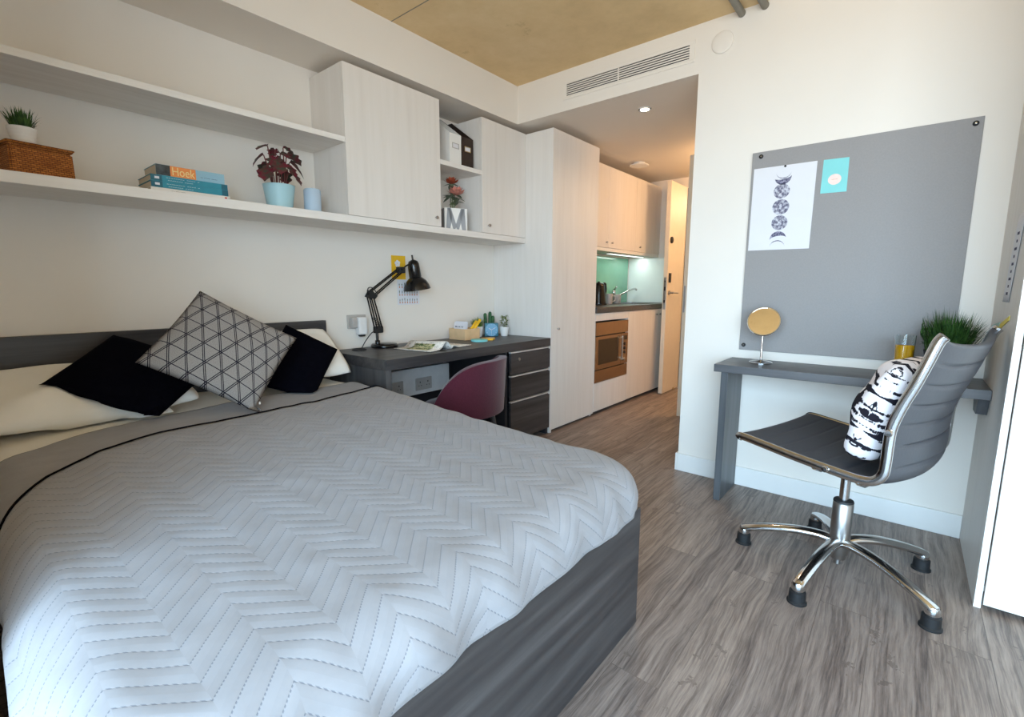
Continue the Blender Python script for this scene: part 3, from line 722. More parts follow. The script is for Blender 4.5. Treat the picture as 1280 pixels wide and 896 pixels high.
# lamp
LY = 2.645
t = T('desk_lamp', 'black jointed desk lamp with bell shade on the dark desk', 'lamp', (1.868, 2.635, DT))
build(MB().lathe([(.086, 0), (.088, .004), (.087, .014), (.080, .022), (.03, .026), (0, .0265)], (1.868, 2.635, DT+.0005), 44), 'base', 'black_gloss', t, smooth=True, auto=50)
build(MB().tube([(1.822, LY, DT+.022), (1.820, LY, .865)], .009, 12).lathe([(.016, 0), (.016, .02), (.012, .024)], (1.822, LY, DT+.024), 18), 'post', 'black_gloss', t, smooth=True, auto=50)
mb = MB().box(1.800, 1.862, LY-.014, LY+.014, .862, .905, .006)
build(mb, 'hinge', 'black_matt', t)
for dy in (-.013, .013):
    build(MB().tube([(1.812, LY+dy, .893), (1.765, LY+dy, 1.100)], .0048, 8).tube([(1.850, LY+dy, .900), (1.797, LY+dy, 1.090)], .0048, 8), 'lower_arm', 'black_gloss', t, smooth=True, auto=60)
    build(MB().tube([(1.778, LY+dy, 1.128), (2.008, LY+dy, 1.278)], .0048, 8).tube([(1.812, LY+dy, 1.104), (2.030, LY+dy, 1.258)], .0048, 8), 'upper_arm', 'black_gloss', t, smooth=True, auto=60)
    sp = [(1.845+.008*math.cos(k*1.1)-.0016*k*.75, LY+dy+.008*math.sin(k*1.1), .900+k*.0019) for k in range(34)]
    build(MB().tube(sp, .0017, 5), 'spring', 'black_matt', t, smooth=True)
mb = MB()
for dy in (-.02, .0185):
    mb.poly_prism([(1.752, LY+dy, 1.098), (1.800, LY+dy, 1.078), (1.824, LY+dy, 1.102), (1.780, LY+dy, 1.140)], (0, .0018, 0))
mb.tube([(1.765, LY-.022, 1.1), (1.765, LY+.022, 1.1)], .006, 8).tube([(1.797, LY-.022, 1.09), (1.797, LY+.022, 1.09)], .006, 8).tube([(1.778, LY-.022, 1.128), (1.778, LY+.022, 1.128)], .006, 8).tube([(1.812, LY-.022, 1.104), (1.812, LY+.022, 1.104)], .006, 8)
build(mb, 'elbow', 'black_matt', t)
build(MB().tube(catmull([(1.755, LY, 1.10), (1.768, LY, 1.15), (1.80, LY, 1.152), (1.83, LY, 1.12)], 5), .003, 6), 'spring_wire', 'black_matt', t, smooth=True)
build(MB().box(2.000, 2.050, LY-.022, LY+.022, 1.250, 1.292, .008).tube([(2.02, LY-.035, 1.275), (2.02, LY+.035, 1.275)], .007, 10), 'head_joint', 'black_matt', t)
build(MB().tube(catmull([(2.035, LY, 1.275), (2.075, LY, 1.302), (2.105, LY, 1.312)], 4), .0055, 8), 'neck', 'black_gloss', t, smooth=True)
ax = Vector((.16, 0, -.985)).normalized(); top = Vector((2.128, LY, 1.345))
build(MB().lathe([(.006, -.03), (.006, 0), (.012, .003), (.030, .012), (.038, .03), (.040, .06), (.042, .118), (.040, .122), (.048, .128), (.070, .148), (.086, .176), (.094, .205), (.0915, .205), (.083, .177), (.066, .150), (.040, .132), (.036, .118)], top, 40, ax, close=False), 'shade', 'black_gloss', t, smooth=True, auto=60)
build(MB().lathe([(.0, .130), (.016, .135), (.026, .155), (.028, .175), (.018, .193), (0, .2)], top, 20, ax, close=False), 'bulb', 'pot_white', t, smooth=True)
build(MB().tube(catmull([(1.818, LY, .875), (1.775, LY-.01, .868), (1.72, LY-.02, .82), (1.690, LY-.02, .778), (1.675, 2.622, .775)], 6), .003, 6), 'cord', 'black_matt', t, smooth=True)
# wall cards
o = T('postcard', 'small yellow postcard with a white flower on the wall behind the lamp', 'postcard', (2.068, YT, 1.21))
build(MB().box(2.010, 2.127, YW-.0018, YW-.0002, 1.211, 1.371), 'card', 'mustard', o)
mb = MB()
for k in range(5):
    a = k*2*PI/5+.4; mb.lathe([(.011, 0), (0, .0004)], (2.060+.013*math.cos(a), YW-.0019, 1.318+.013*math.sin(a)), 10, (0, -1, 0))
mb.tube([(2.066, YW-.0021, 1.305), (2.085, YW-.0021, 1.262)], .0012, 5)
build(mb, 'flower_print', 'paper', o)
o = T('postcard', 'white postcard printed with rows of tiny plants below the yellow one', 'postcard', (2.148, YT, 1.038))
build(MB().box(2.052, 2.243, YW-.0018, YW-.0002, 1.036, 1.208), 'card', 'paper', o)
rnd = random.Random(4)
for row in range(3):
    g, r_ = MB(), MB()
    for k in range(8):
        x = 2.071+k*.0215; z = 1.166-row*.053; hh = rnd.uniform(.016, .026)
        leaf(g.bm, (x, YW-.0022, z-.004), (x+rnd.uniform(-.003, .003), YW-.0022, z+hh), rnd.uniform(.003, .006), 0, up=(0, 1, 0))
        r_.box(x-.0035, x+.0035, YW-.0026, YW-.0018, z-.014, z-.003)
    build(g, 'plant_print', 'grass_deep', o); build(r_, 'pot_print', 'terra', o)
# open magazine
mg = T('magazine', 'open magazine lying on the dark desk in front of the lamp', 'magazine', (2.085, 2.225, DT), math.radians(8.5))
def page(sign, seed):
    def fn(u, v):
        x = sign*.212*u
        z = .004 + (.048*math.exp(-((u-.24)/.20)**2)*(1-.25*v) if sign < 0 else .014*math.exp(-((u-.14)/.14)**2))*(1 if u > 0 else 1)
        if u < .02: z *= .25
        return Vector((x, .30*v, z))
    return fn
for sgn, nm, mt in ((-1, 'page_block', 'page_print'), (1, 'page_block', 'page_print')):
    mb = MB().grid(page(sgn, 1), 24, 4)
    bmesh.ops.recalc_face_normals(mb.bm, faces=mb.bm.faces[:])
    o = build(mb, nm, mt, mg, smooth=True, solid=.0025, local=True)
mb = MB().grid(lambda u, v: page(-1, 1)(.38+.48*u, .22+.55*v)+Vector((0, 0, .0019)), 10, 4)
build(mb, 'photo_print', 'photo_print', mg, smooth=True, solid=.0004, local=True)
build(MB().box(-.214, .214, -.002, .302, .0004, .0018), 'cover', 'black_gloss', mg, local=True)
# box, cards, markers
t = T('card_box', 'small pale wooden box holding cards on the desk', 'box', (2.56, 2.59, DT))
bx0, bx1, by0, by1, bz = 2.482, 2.64, 2.505, 2.675, DT+.0005
mb = MB().box(bx0, bx1, by0, by1, bz, bz+.006).box(bx0, bx0+.007, by0, by1, bz+.006, bz+.082).box(bx1-.007, bx1, by0, by1, bz+.006, bz+.082).box(bx0+.007, bx1-.007, by0, by0+.007, bz+.006, bz+.082).box(bx0+.007, bx1-.007, by1-.007, by1, bz+.006, bz+.082)
build(mb, 'box', 'cork_wood', t)
for k, (x, dz) in enumerate(((2.510, 0), (2.525, .006))):
    o = T('card', ('white card with small dark marks standing frontmost in the wooden box', 'plain white card standing behind the marked one in the wooden box')[k], 'card', (x, 2.595, bz+.006), 0)
    build(MB().poly_prism([(x, 2.530, bz+.0065), (x, 2.660, bz+.0065), (x+.012, 2.660, bz+.128+dz), (x+.012, 2.530, bz+.128+dz)], (.0012, 0, 0)), 'card', 'paper', o)
    if k == 0:
        mb = MB()
        for yy, ww in ((2.636, .012), (2.618, .006), (2.600, .008), (2.583, .005), (2.565, .006)): mb.box(x+.0072, x+.0079, yy-ww/2, yy+ww/2, bz+.090, bz+.100)
        build(mb, 'marks', 'ink', o)
def marker(p0, p1, label):
    p0, p1 = Vector(p0), Vector(p1); d = (p1-p0).normalized()
    t = T('marker_pen', label, 'pen', tuple(p0), 0, 'yellow markers in the box')
    build(MB().tube([p0, p0+(p1-p0)*.72], .011, 14), 'barrel', 'yellow_plastic', t, smooth=True, auto=50)
    build(MB().tube([p0+(p1-p0)*.725, p1-d*.004, p1], [.0118, .0112, .006], 14), 'cap', 'mustard', t, smooth=True, auto=50)
marker((2.552, 2.526, bz+.020), (2.668, 2.526, bz+.146), 'yellow marker pen leaning in the wooden box, the higher of two')
marker((2.552, 2.562, bz+.020), (2.668, 2.562, bz+.132), 'yellow marker pen leaning in the wooden box, the lower of two')
# memo pads
o = tag(build(MB().lathe([(.062, 0), (.062, .012), (.058, .0135), (0, .0135)], (2.52, 2.395, DT+.0004), 40), 'memo_pad', 'mint', smooth=True, auto=40), 'round mint green memo pad on the desk by the wooden box', 'memo pad')
o.data.transform(Matrix.Translation((0, 0, 0)))
mb = MB()
pts = [(2.57, 2.405), (2.63, 2.36), (2.70, 2.40), (2.695, 2.45), (2.62, 2.47)]
mb.poly_prism([(x, y, DT+.0004) for x, y in pts], (0, 0, .012))
tag(build(mb, 'memo_pad', 'yellow_plastic'), 'yellow memo pad on the desk between the mint pad and the clock', 'memo pad')
# plants and clock on the desk
def pot(t, c, r0, r1, h, mat, ribs=0):
    prof = [(r0*.96, 0), (r0, .003)]
    n = 14
    for i in range(1, n+1):
        f = i/n; prof.append((r0+(r1-r0)*f+(.0012*math.sin(f*ribs*2*PI) if ribs else 0), .003+(h-.003)*f))
    prof += [(r1-.004, h), (r1-.005, h-.014)]
    build(MB().lathe(prof, c, 36, close=True), 'pot', mat, t, smooth=True, auto=50)
    build(MB().lathe([(r1-.0055, h-.013), (0, h-.009)], c, 24, close=False), 'soil', 'soil', t, smooth=True)
t = T('grass_plant', 'small white pot of green grass on the desk between box and clock', 'plant', (2.752, 2.632, DT))
pot(t, (2.752, 2.632, DT+.0004), .033, .046, .082, 'pot_white')
bm = bmesh.new(); blades(bm, (2.752, 2.632, DT+.070), 150, .036, .095, .060, .006, 11); build(bm, 'foliage', 'grass_fresh', t)
ct = T('alarm_clock', 'square teal alarm clock with round pale blue face on the desk', 'clock', (2.835, 2.560, DT), math.radians(-42))
build(MB().box(-.055, .055, -.004, .034, .0005, .108, .006), 'case', 'clock_teal', ct, local=True)
build(MB().lathe([(.047, 0), (.047, .003), (.044, .0035), (0, .0035)], (0, -.004, .054), 40, (0, -1, 0)), 'face', 'clock_face', ct, smooth=True, auto=40, local=True)
build(MB().lathe([(.051, 0), (.051, .006), (.047, .006), (.047, .002)], (0, -.004, .054), 40, (0, -1, 0), close=False), 'bezel', 'clock_face', ct, smooth=True, auto=40, local=True)
for a, L, w in ((60, .034, .004), (-62, .026, .005), (180, .036, .002)):
    r = math.radians(a); e = (math.sin(r)*L, -.0088, .054+math.cos(r)*L)
    build(MB().tube([(0, -.0088, .054), e], w/2, 6), 'hand', 'paper', ct, local=True)
mb = MB()
for k in range(12):
    a = k*PI/6; mb.tube([(.038*math.sin(a), -.0078, .054+.038*math.cos(a)), (.043*math.sin(a), -.0078, .054+.043*math.cos(a))], .0011, 5)
build(mb, 'dial_marks', 'paper', ct, local=True)
t = T('potted_cactus', 'three finger cactus standing behind the teal clock', 'plant', (2.915, 2.655, DT))
pot(t, (2.915, 2.655, DT+.0004), .035, .045, .075, 'dark_back')
for dx, dy, h, lean in ((-.034, .012, .185, -.012), (.002, -.002, .196, .004), (.026, -.012, .160, .010)):
    x, y = 2.915+dx*.8, 2.655+dy; mb = MB()
    prof = []
    for i in range(15):
        f = i/14; prof.append((.0135*(1-f**8*.0)*(math.sqrt(max(0, 1-max(0, (f-.86)/.14)**2)))+1e-5, .06+(h-.06)*f))
    mb.lathe(prof, (x, y, DT), 20)
    for v in mb.bm.verts:
        a = math.atan2(v.co.y-y, v.co.x-x); k = 1+.13*math.cos(8*a)
        v.co.x = x+(v.co.x-x)*k+lean*(v.co.z-DT)/.19; v.co.y = y+(v.co.y-y)*k
    build(mb, 'stem', 'cactus_green', t, smooth=True)
t = T('potted_bush', 'white pot with a lime green leafy plant at the wardrobe end of the desk', 'plant', (2.945, 2.520, DT))
pot(t, (2.945, 2.520, DT+.0004), .028, .041, .074, 'pot_white')
mb = MB(); bm = bmesh.new(); rnd = random.Random(21)
for k in range(7):
    a = rnd.uniform(0, 2*PI); r = rnd.uniform(.004, .03); e = Vector((2.945+r*math.cos(a), 2.52+r*math.sin(a), DT+rnd.uniform(.12, .165)))
    mb.tube([(2.945+.3*r*math.cos(a), 2.52+.3*r*math.sin(a), DT+.06), e], .0016, 6)
    for j in range(11):
        b = rnd.uniform(0, 2*PI); L = rnd.uniform(.018, .034); p = e-Vector((0, 0, rnd.uniform(0, .055)))
        leaf(bm, p, p+Vector((math.cos(b)*L, math.sin(b)*L, rnd.uniform(-.004, .02))), .0075, .2, n=5)
build(mb, 'stem', 'stem_green', t); build(bm, 'foliage', 'leaf_lime', t)
mb = MB()
for k in range(2):
    c = Vector((2.915, 2.505-.015*k, DT+.115+.012*k))
    for j in range(6):
        a = j*PI/3; leaf(mb.bm, c, c+Vector((-.3*math.cos(a), math.sin(a), .9*math.cos(a)))*.014, .006, .1, n=4)
build(mb, 'flower', 'pot_white', t, label='white blossom')
# ------------------------------------------------------------------ plum tub chair pushed under the desk
ch = T('tub_chair', 'plum fabric tub chair pushed under the dark desk', 'chair', (2.04, 2.115, 0), math.radians(20))
def tub(u, v, o=0.):
    a = math.radians(-98+196*u)                       # 0 = back (towards -Y)
    x = .300*math.sin(a); y = -.255*math.cos(a)
    # asymmetric only through perspective: arms slope down on both sides
    top = .732-.30*max(0, (abs(u-.5)*2-.12)/.88)**3.2
    z = .40+(top-.40)*v
    k = 1+.07*(v-.3)
    return Vector((x*k, y*k, z))
mb = MB().grid(tub, 60, 12)
o = build(mb, 'backrest', 'plum_cloth', ch, smooth=True, local=True, solid=.045)
bv = o.modifiers.new('edge', 'BEVEL'); bv.width = .016; bv.segments = 3; bv.limit_method = 'ANGLE'; bv.angle_limit = math.radians(50)
mb = MB().lathe([(.10, .375), (.205, .38), (.232, .395), (.236, .42), (.22, .44), (.12, .45), (0, .451)], (0, .0, 0), 40)
build(mb, 'seat', 'plum_cloth', ch, smooth=True, local=True)
for sx in (-1, 1):
    for sy in (-1, 1): build(MB().tube([(sx*.15, sy*.15, .39), (sx*.205, sy*.205, .002)], [.017, .011], 12), 'leg', 'dark_wood_upright', ch, smooth=True, auto=50, local=True)
# ------------------------------------------------------------------ things on the long shelf
t = T('wicker_basket', 'brown wicker basket on the long shelf, potted grass on its lid', 'basket', (.30, 2.53, ST))
FLp, FRp, BRp, BLp = Vector((.222, 2.425, 0)), Vector((.396, 2.455, 0)), Vector((.372, 2.63, 0)), Vector((.19, 2.60, 0))
cen = (FLp+FRp+BRp+BLp)/4
def ring(z, k): return [tuple(cen+(p-cen)*k+Vector((0, 0, z))) for p in (FLp, FRp, BRp, BLp)]
mb = MB(); R0_, R1_ = ring(ST+.0005, 1.0), ring(ST+.098, .985)
vs0 = [mb.bm.verts.new(p) for p in R0_]; vs1 = [mb.bm.verts.new(p) for p in R1_]
mb.bm.faces.new(vs0[::-1]); mb.bm.faces.new(vs1)
for i in range(4): mb.bm.faces.new((vs0[i], vs0[(i+1) % 4], vs1[(i+1) % 4], vs1[i]))
bmesh.ops.bevel(mb.bm, geom=mb.bm.edges[:], offset=.006, segments=2, affect='EDGES')
build(mb, 'body', 'wicker', t)
mb = MB(); mb.poly_prism(ring(ST+.0982, 1.01), (0, 0, .009)); bmesh.ops.bevel(mb.bm, geom=mb.bm.edges[:], offset=.003, segments=2, affect='EDGES'); build(mb, 'lid', 'wicker', t)
mb = MB(); r2 = ring(ST+.1075, 1.012); mb.tube(r2+[r2[0]], .0035, 8); r3 = ring(ST+.004, 1.005); mb.tube(r3+[r3[0]], .0035, 8); build(mb, 'rim', 'wicker', t, smooth=True)
BZ = ST+.1085
for (x, y, sd, lab) in ((.272, 2.50, 31, 'white pot of dark green grass on the wicker basket, the fuller seen one'), (.165, 2.56, 47, 'white pot of dark green grass half out of view at the basket end')):
    t = T('grass_plant', lab, 'plant', (x, y, BZ), 0, 'potted grass on the basket')
    pot(t, (x, y, BZ), .030, .040, .062, 'pot_white', 5)
    bm = bmesh.new(); blades(bm, (x, y, BZ+.052), 130, .030, .085, .045, .007, sd); build(bm, 'foliage', 'grass_deep', t)
def book(x0, x1, y0, y1, z0, z1, mat, label, deco):
    t = T('book', label, 'book', ((x0+x1)/2, y0, z0), 0, 'books stacked on the long shelf')
    build(MB().box(x0+.003, x1-.003, y0+.004, y1-.002, z0+.0015, z1-.0015), 'pages', 'paper_warm', t)
    build(MB().box(x0, x1, y0, y0+.0025, z0, z1).box(x0, x1, y0+.0025, y1, z0, z0+.0013).box(x0, x1, y0+.0025, y1, z1-.0013, z1), 'cover', mat, t)
    for (a, b, m2, nm) in deco: build(MB().box(a, b, y0-.0006, y0+.0002, z0+.0006, z1-.0006), nm, m2, t)
    return t
BYF = 2.420
b4 = book(.619, .916, BYF+.002, 2.60, ST+.0003, ST+.0170, 'book_white', 'thin white book at the bottom of the stack', ())
lettering('-- - ----- -----', .007, 'ink', b4, Vector((.715, BYF+.0012, ST+.0085)), (1, 0, 0), (0, 0, 1), .05)
build(MB().box(.893, .902, BYF+.0012, BYF+.0025, ST+.004, ST+.012), 'publisher_mark', 'lettering_red', b4)
b3 = book(.621, .908, BYF, 2.605, ST+.0172, ST+.0420, 'book_teal', 'thick teal textbook, lower of two alike in the stack', ((.621, .660, 'book_teal_dark', 'spine_block'), (.883, .908, 'book_teal_dark', 'spine_block')))
b2 = book(.6205, .907, BYF-.0005, 2.600, ST+.0422, ST+.0665, 'book_teal', 'thick teal textbook, upper of two alike in the stack', ((.6205, .660, 'book_teal_dark', 'spine_block'), (.882, .907, 'book_teal_dark', 'spine_block')))
for b, z in ((b3, ST+.0296), (b2, ST+.0544)):
    build(MB().box(.634, .650, BYF-.0018, BYF-.0004, z-.004, z+.005), 'emblem', 'paper', b)
    lettering('-------- ---- -', .010, 'lettering_white', b, Vector((.735, BYF-.0012, z+.005)), (1, 0, 0), (0, 0, 1), .12)
    lettering('------- ----', .010, 'lettering_white', b, Vector((.725, BYF-.0012, z-.005)), (1, 0, 0), (0, 0, 1), .09)
b1 = book(.642, .897, BYF+.001, 2.590, ST+.0667, ST+.1095, 'book_sky', 'thick book with orange and blue spine lettered Hoek on top of the stack', ((.642, .6915, 'book_grey', 'spine_photo'), (.6915, .785, 'book_orange', 'spine_panel')))
lettering('Hoek', .048, 'lettering_gold', b1, Vector((.738, BYF-.0002, ST+.087)), (1, 0, 0), (0, 0, 1), .082)
lettering('-- ----- -----', .012, 'ink', b1, Vector((.835, BYF+.0002, ST+.082)), (1, 0, 0), (0, 0, 1), .065)
# begonia
t = T('potted_begonia', 'dark red leafed plant in a pale blue pot on the long shelf', 'plant', (1.180, 2.505, ST))
pot(t, (1.180, 2.505, ST+.0004), .058, .075, .118, 'pot_blue')
mb = MB(); bm = bmesh.new(); rnd = random.Random(5)
PC = Vector((1.180, 2.505, ST+.105))
spec_ = [(-1.9, .085, .115, .075), (-2.5, .105, .085, .085), (3.0, .10, .15, .070), (-1.1, .075, .11, .07), (-.5, .09, .13, .085), (.1, .085, .175, .075), (.7, .07, .10, .07), (2.2, .08, .12, .07), (-1.5, .05, .165, .06), (1.5, .03, .19, .05), (-2.9, .08, .19, .06), (-.2, .05, .20, .05), (-2.2, .055, .14, .07), (-.9, .10, .075, .07)]
for a, r, h, L in spec_:
    b = PC+Vector((.03*math.cos(a), .03*math.sin(a), 0)); e = PC+Vector((r*.62*math.cos(a), r*.62*math.sin(a), h))
    mid = (b+e)/2+Vector((.0, 0, .02))
    mb.tube(catmull([b, mid, e], 4), .0026, 6)
    d = Vector((math.cos(a), math.sin(a), -.75 if h < .16 else -.25)).normalized()
    leaf(bm, e, e+d*L*1.15, L*.58, .25, lobes=3, n=14)
build(mb, 'stem', 'stem_red', t, smooth=True); build(bm, 'foliage', 'begonia', t, smooth=True)
t = T('candle', 'pale blue pillar candle on a small saucer beside the red plant', 'candle', (1.352, 2.50, ST))
build(MB().lathe([(.042, .004), (.043, .008), (.043, .118), (.038, .126), (.02, .124), (0, .122)], (1.352, 2.50, ST), 36), 'wax', 'candle_wax', t, smooth=True, auto=50)
build(MB().lathe([(.045, .0003), (.058, .003), (.060, .007), (.057, .007), (.045, .0038), (0, .0036)], (1.352, 2.50, ST), 36), 'saucer', 'lid_clear', t, smooth=True, auto=50)
build(MB().tube([(1.352, 2.50, ST+.12), (1.353, 2.50, ST+.134)], .0015, 6), 'wick', 'black_matt', t)
# magazine files
def mag_file(x0, x1, mat, label, fm):
    y0, y1, z0 = 2.442, 2.70, MT+.0004; zf, zb = MT+.205, MT+.355
    zb = min(zb, 2.345)
    t = T('magazine_file', label, 'magazine file', ((x0+x1)/2, y0, z0), 0, 'magazine files on the short shelf')
    mb = MB()
    for x in (x0, x1-.003): mb.poly_prism([(x, y0, z0), (x, y1, z0), (x, y1, zb), (x, y1-.05, zb), (x, y0, zf)], (.003, 0, 0))
    mb.box(x0+.003, x1-.003, y0, y0+.003, z0, zf).box(x0+.003, x1-.003, y1-.003, y1, z0, zb).box(x0+.003, x1-.003, y0+.003, y1-.003, z0, z0+.003)
    build(mb, 'box', mat, t)
    xm = (x0+x1)/2; zz = MT+.130
    mb = MB().box(xm-.030, xm+.030, y0-.003, y0, zz-.017, zz-.013).box(xm-.030, xm+.030, y0-.003, y0, zz+.013, zz+.017).box(xm-.030, xm-.026, y0-.003, y0, zz-.013, zz+.013).box(xm+.026, xm+.030, y0-.003, y0, zz-.013, zz+.013)
    build(mb, 'label_frame', fm, t); build(MB().box(xm-.026, xm+.026, y0-.001, y0, zz-.013, zz+.013), 'label_card', 'paper', t)
    return t
mag_file(2.300, 2.406, 'pot_white', 'white magazine file on the short shelf', 'grey_plastic')
mag_file(2.412, 2.522, 'dark_brown_card', 'dark brown magazine file beside the white one', 'brass')
# letter planter with dried flowers
t = T('letter_planter', 'white planter with a grey letter M and dried red flowers on the long shelf', 'plant', (2.385, 2.515, ST), math.radians(-24))
W, Hh = .082, .150
build(MB().poly_prism([(-W*.92, -W*.8, .0005), (W*.92, -W*.8, .0005), (W*.92, W*.8, .0005), (-W*.92, W*.8, .0005)], (0, 0, .004)), 'base', 'pot_white', t, local=True)
mb = MB()
def pane_(a, b): mb.poly_prism([a[0], a[1], b[1], b[0]], a[2])
mb.box(-W, W, -W*.86, -W*.86+.005, .0045, Hh).box(-W, W, W*.86-.005, W*.86, .0045, Hh).box(-W, -W+.005, -W*.86+.005, W*.86-.005, .0045, Hh).box(W-.005, W, -W*.86+.005, W*.86-.005, .0045, Hh)
build(mb, 'pot', 'pot_white', t, local=True)
mb = MB(); yy = -W*.86-.0012
for poly in ([(-.072, .006), (-.044, .006), (-.026, .095), (-.040, .148), (-.062, .148)], [(-.062, .148), (-.036, .148), (.004, .030), (-.010, .006), (-.020, .006)], [(.036, .148), (.062, .148), (.020, .006), (.010, .006), (-.006, .030)], [(.072, .006), (.044, .006), (.026, .095), (.040, .148), (.062, .148)]):
    mb.poly_prism([(x, yy+.0003*i, z) for i, (x, z) in enumerate([])] or [(x, yy, z) for x, z in poly], (0, .0013, 0))
mb.box(-W-.0012, -W+.0002, -W*.84, W*.84, .006, Hh-.004).box(W-.0002, W+.0012, -W*.84, W*.84, .006, Hh-.004)
build(mb, 'letter', 'grey_stripe', t, local=True)
build(MB().box(-W+.006, W-.006, -W*.8, W*.8, .10, .125), 'soil', 'soil', t, local=True)
mb = MB(); lf = bmesh.new()
for sx, sy, ex, ey, h in ((-.012, 0, -.010, -.01, .345), (.006, .005, .022, -.012, .30), (-.004, -.006, .0, -.01, .27), (.012, .0, .034, -.0, .235)):
    mb.tube(catmull([(sx, sy, .12), (sx*.6+ex*.4, sy, .2), (ex, ey, h)], 5), .003, 7)
build(mb, 'stem', 'stem_green', t, local=True)
def bloom(c, r, mat, seed, lab):
    rnd = random.Random(seed); bm = bmesh.new(); c = Vector(c)
    for ringi, (n, el, L) in enumerate(((7, .15, 1.0), (7, .6, .9), (6, 1.0, .75), (4, 1.35, .55))):
        for k in range(n):
            a = k*2*PI/n+ringi*.4+rnd.uniform(-.1, .1)
            d = Vector((math.cos(a)*math.cos(el), math.sin(a)*math.cos(el), math.sin(el)))
            leaf(bm, c, c+d*r*L, r*.34, -.3, n=6)
    build(bm, 'flower', mat, t, smooth=True, local=True, label=lab)
bloom((-.008, -.012, .318), .058, 'petal_rust', 2, 'rust red flower')
bloom((.024, -.018, .245), .074, 'petal_pink', 3, 'dusty pink flower')
rnd = random.Random(8)
for cx, cz in ((-.008, .315), (.020, .25), (.0, .28), (.034, .225), (.03, .20), (-.01, .235)):
    for k in range(6):
        a = rnd.uniform(0, 2*PI); L = rnd.uniform(.045, .075)
        leaf(lf, (cx, -.01, cz), (cx+L*math.cos(a), -.01+L*math.sin(a), cz+rnd.uniform(-.02, .015)), .018, .2, n=6)
build(lf, 'foliage', 'leaf_grey', t, local=True)
# ------------------------------------------------------------------ noticeboard
nb = T('noticeboard', 'large grey felt noticeboard fixed to the wall above the narrow desk', 'noticeboard', (XN, .28, .806))
NX = XN-.012
build(MB().box(NX, XT, -.174, .729, .806, 1.877, .0015), 'board', 'noticeboard', nb)
for y, z in ((.686, 1.853), (-.148, 1.851), (.706, .834), (-.148, .834)):
    f_ = build(MB().lathe([(.011, 0), (.011, .003), (.008, .006), (0, .0062)], (NX, y, z), 20, (-1, 0, 0)), 'fixing', 'black_matt', nb, smooth=True, auto=50)
    build(MB().lathe([(.004, .0), (.0035, .0012), (0, .0013)], (NX-.006, y, z), 12, (-1, 0, 0)), 'screw', 'chrome', f_)
ps = T('poster', 'white poster with a column of moon phases pinned to the noticeboard', 'poster', (NX, .571, 1.36))
PX = NX-.0015
build(MB().poly_prism([(PX, .718, 1.360), (PX, .427, 1.358), (PX, .423, 1.790), (PX, .716, 1.792)], (.0012, 0, 0)), 'sheet', 'paper', ps)
def moon(y, z, r, lo=None, mat='moon_print', tilt=0):
    """lo None: full disc; else a crescent between the disc edge and a bowed inner edge"""
    n = 28; out = []
    if lo is None: out = [(math.cos(k*2*PI/n)*r, math.sin(k*2*PI/n)*r) for k in range(n)]
    else:
        sgn, bow = lo
        out = [(r*math.cos(PI*k/n), sgn*r*math.sin(PI*k/n)) for k in range(n+1)] + [(r*math.cos(PI*k/n), sgn*r*bow*math.sin(PI*k/n)) for k in range(n-1, 0, -1)]
    ct_, st_ = math.cos(tilt), math.sin(tilt)
    mb = MB(); x = PX-.0006
    f = mb.bm.faces.new([mb.bm.verts.new((x, y+(-(a*ct_-b*st_)), z+(a*st_+b*ct_))) for a, b in out])
    bmesh.ops.triangulate(mb.bm, faces=[f])
    return mb
for (y, z, r, lo, mt, tl) in ((.570, 1.760, .036, (-1, .88), 'moon_print_dark', 0), (.572, 1.733, .039, (-1, .30), 'moon_print_dark', .12), (.574, 1.661, .038, None, 'moon_print', 0), (.573, 1.580, .040, None, 'moon_print', 0), (.573, 1.499, .038, None, 'moon_print', 0), (.575, 1.415, .039, (1, .40), 'moon_print_dark', .12), (.577, 1.372, .036, (1, .86), 'moon_print_dark', 0)):
    build(moon(y, z, r, lo, mt, tl), 'moon_print', mt, ps)
o = tag(build(MB().lathe([(.0055, 0), (.0055, .004), (.004, .007), (0, .0072)], (PX, .566, 1.786), 16, (-1, 0, 0)), 'push_pin', 'black_matt', smooth=True, auto=50), 'small black pin holding the top of the moon poster', 'pin')
cd = T('greeting_card', 'small turquoise card with a pale pink oval on the noticeboard', 'card', (NX, .343, 1.626))
build(MB().poly_prism([(PX, .399, 1.627), (PX, .289, 1.625), (PX, .290, 1.786), (PX, .396, 1.789)], (.0012, 0, 0)), 'card', 'mint', cd)
mb = MB(); mb.face([(PX-.0006, .343+.028*math.cos(k*PI/14), 1.689+.026*math.sin(k*PI/14)) for k in range(28)]); o = build(mb, 'oval_print', 'pale_pink', cd)
lettering('~~~~', .014, 'terra', cd, Vector((PX-.0010, .343, 1.690)), (0, -1, 0), (0, 0, 1), .025)
# ------------------------------------------------------------------ narrow wall desk and what stands on it
RT, RB, RX = .757, .717, 2.602
rd = T('wall_desk', 'narrow slate grey wall desk under the noticeboard', 'desk', (2.77, .25, 0))
build(MB().box(RX, XT, -.2835, .765, RB, RT, .002), 'top', 'slate_wood', rd)
build(MB().box(2.632, XN-.016, .700, .735, 0, RB, .0015), 'leg', 'slate_wood_upright', rd)
build(MB().poly_prism([(2.625, -.2835, RB), (2.80, -.2835, RB), (2.75, -.2835, .648), (2.66, -.2835, .648)], (0, .034, 0)), 'bracket', 'slate_wood_upright', rd)
t = T('vanity_mirror', 'small round chrome vanity mirror on the narrow desk', 'mirror', (2.795, .583, RT))
build(MB().lathe([(.056, .0004), (.056, .005), (.048, .010), (.010, .015), (.006, .018), (.0055, .145)], (2.795, .583, RT), 36), 'stand', 'chrome', t, smooth=True, auto=50)
mc = Vector((2.795, .583, .980)); ma = Vector((-.90, -.10, .36)).normalized()
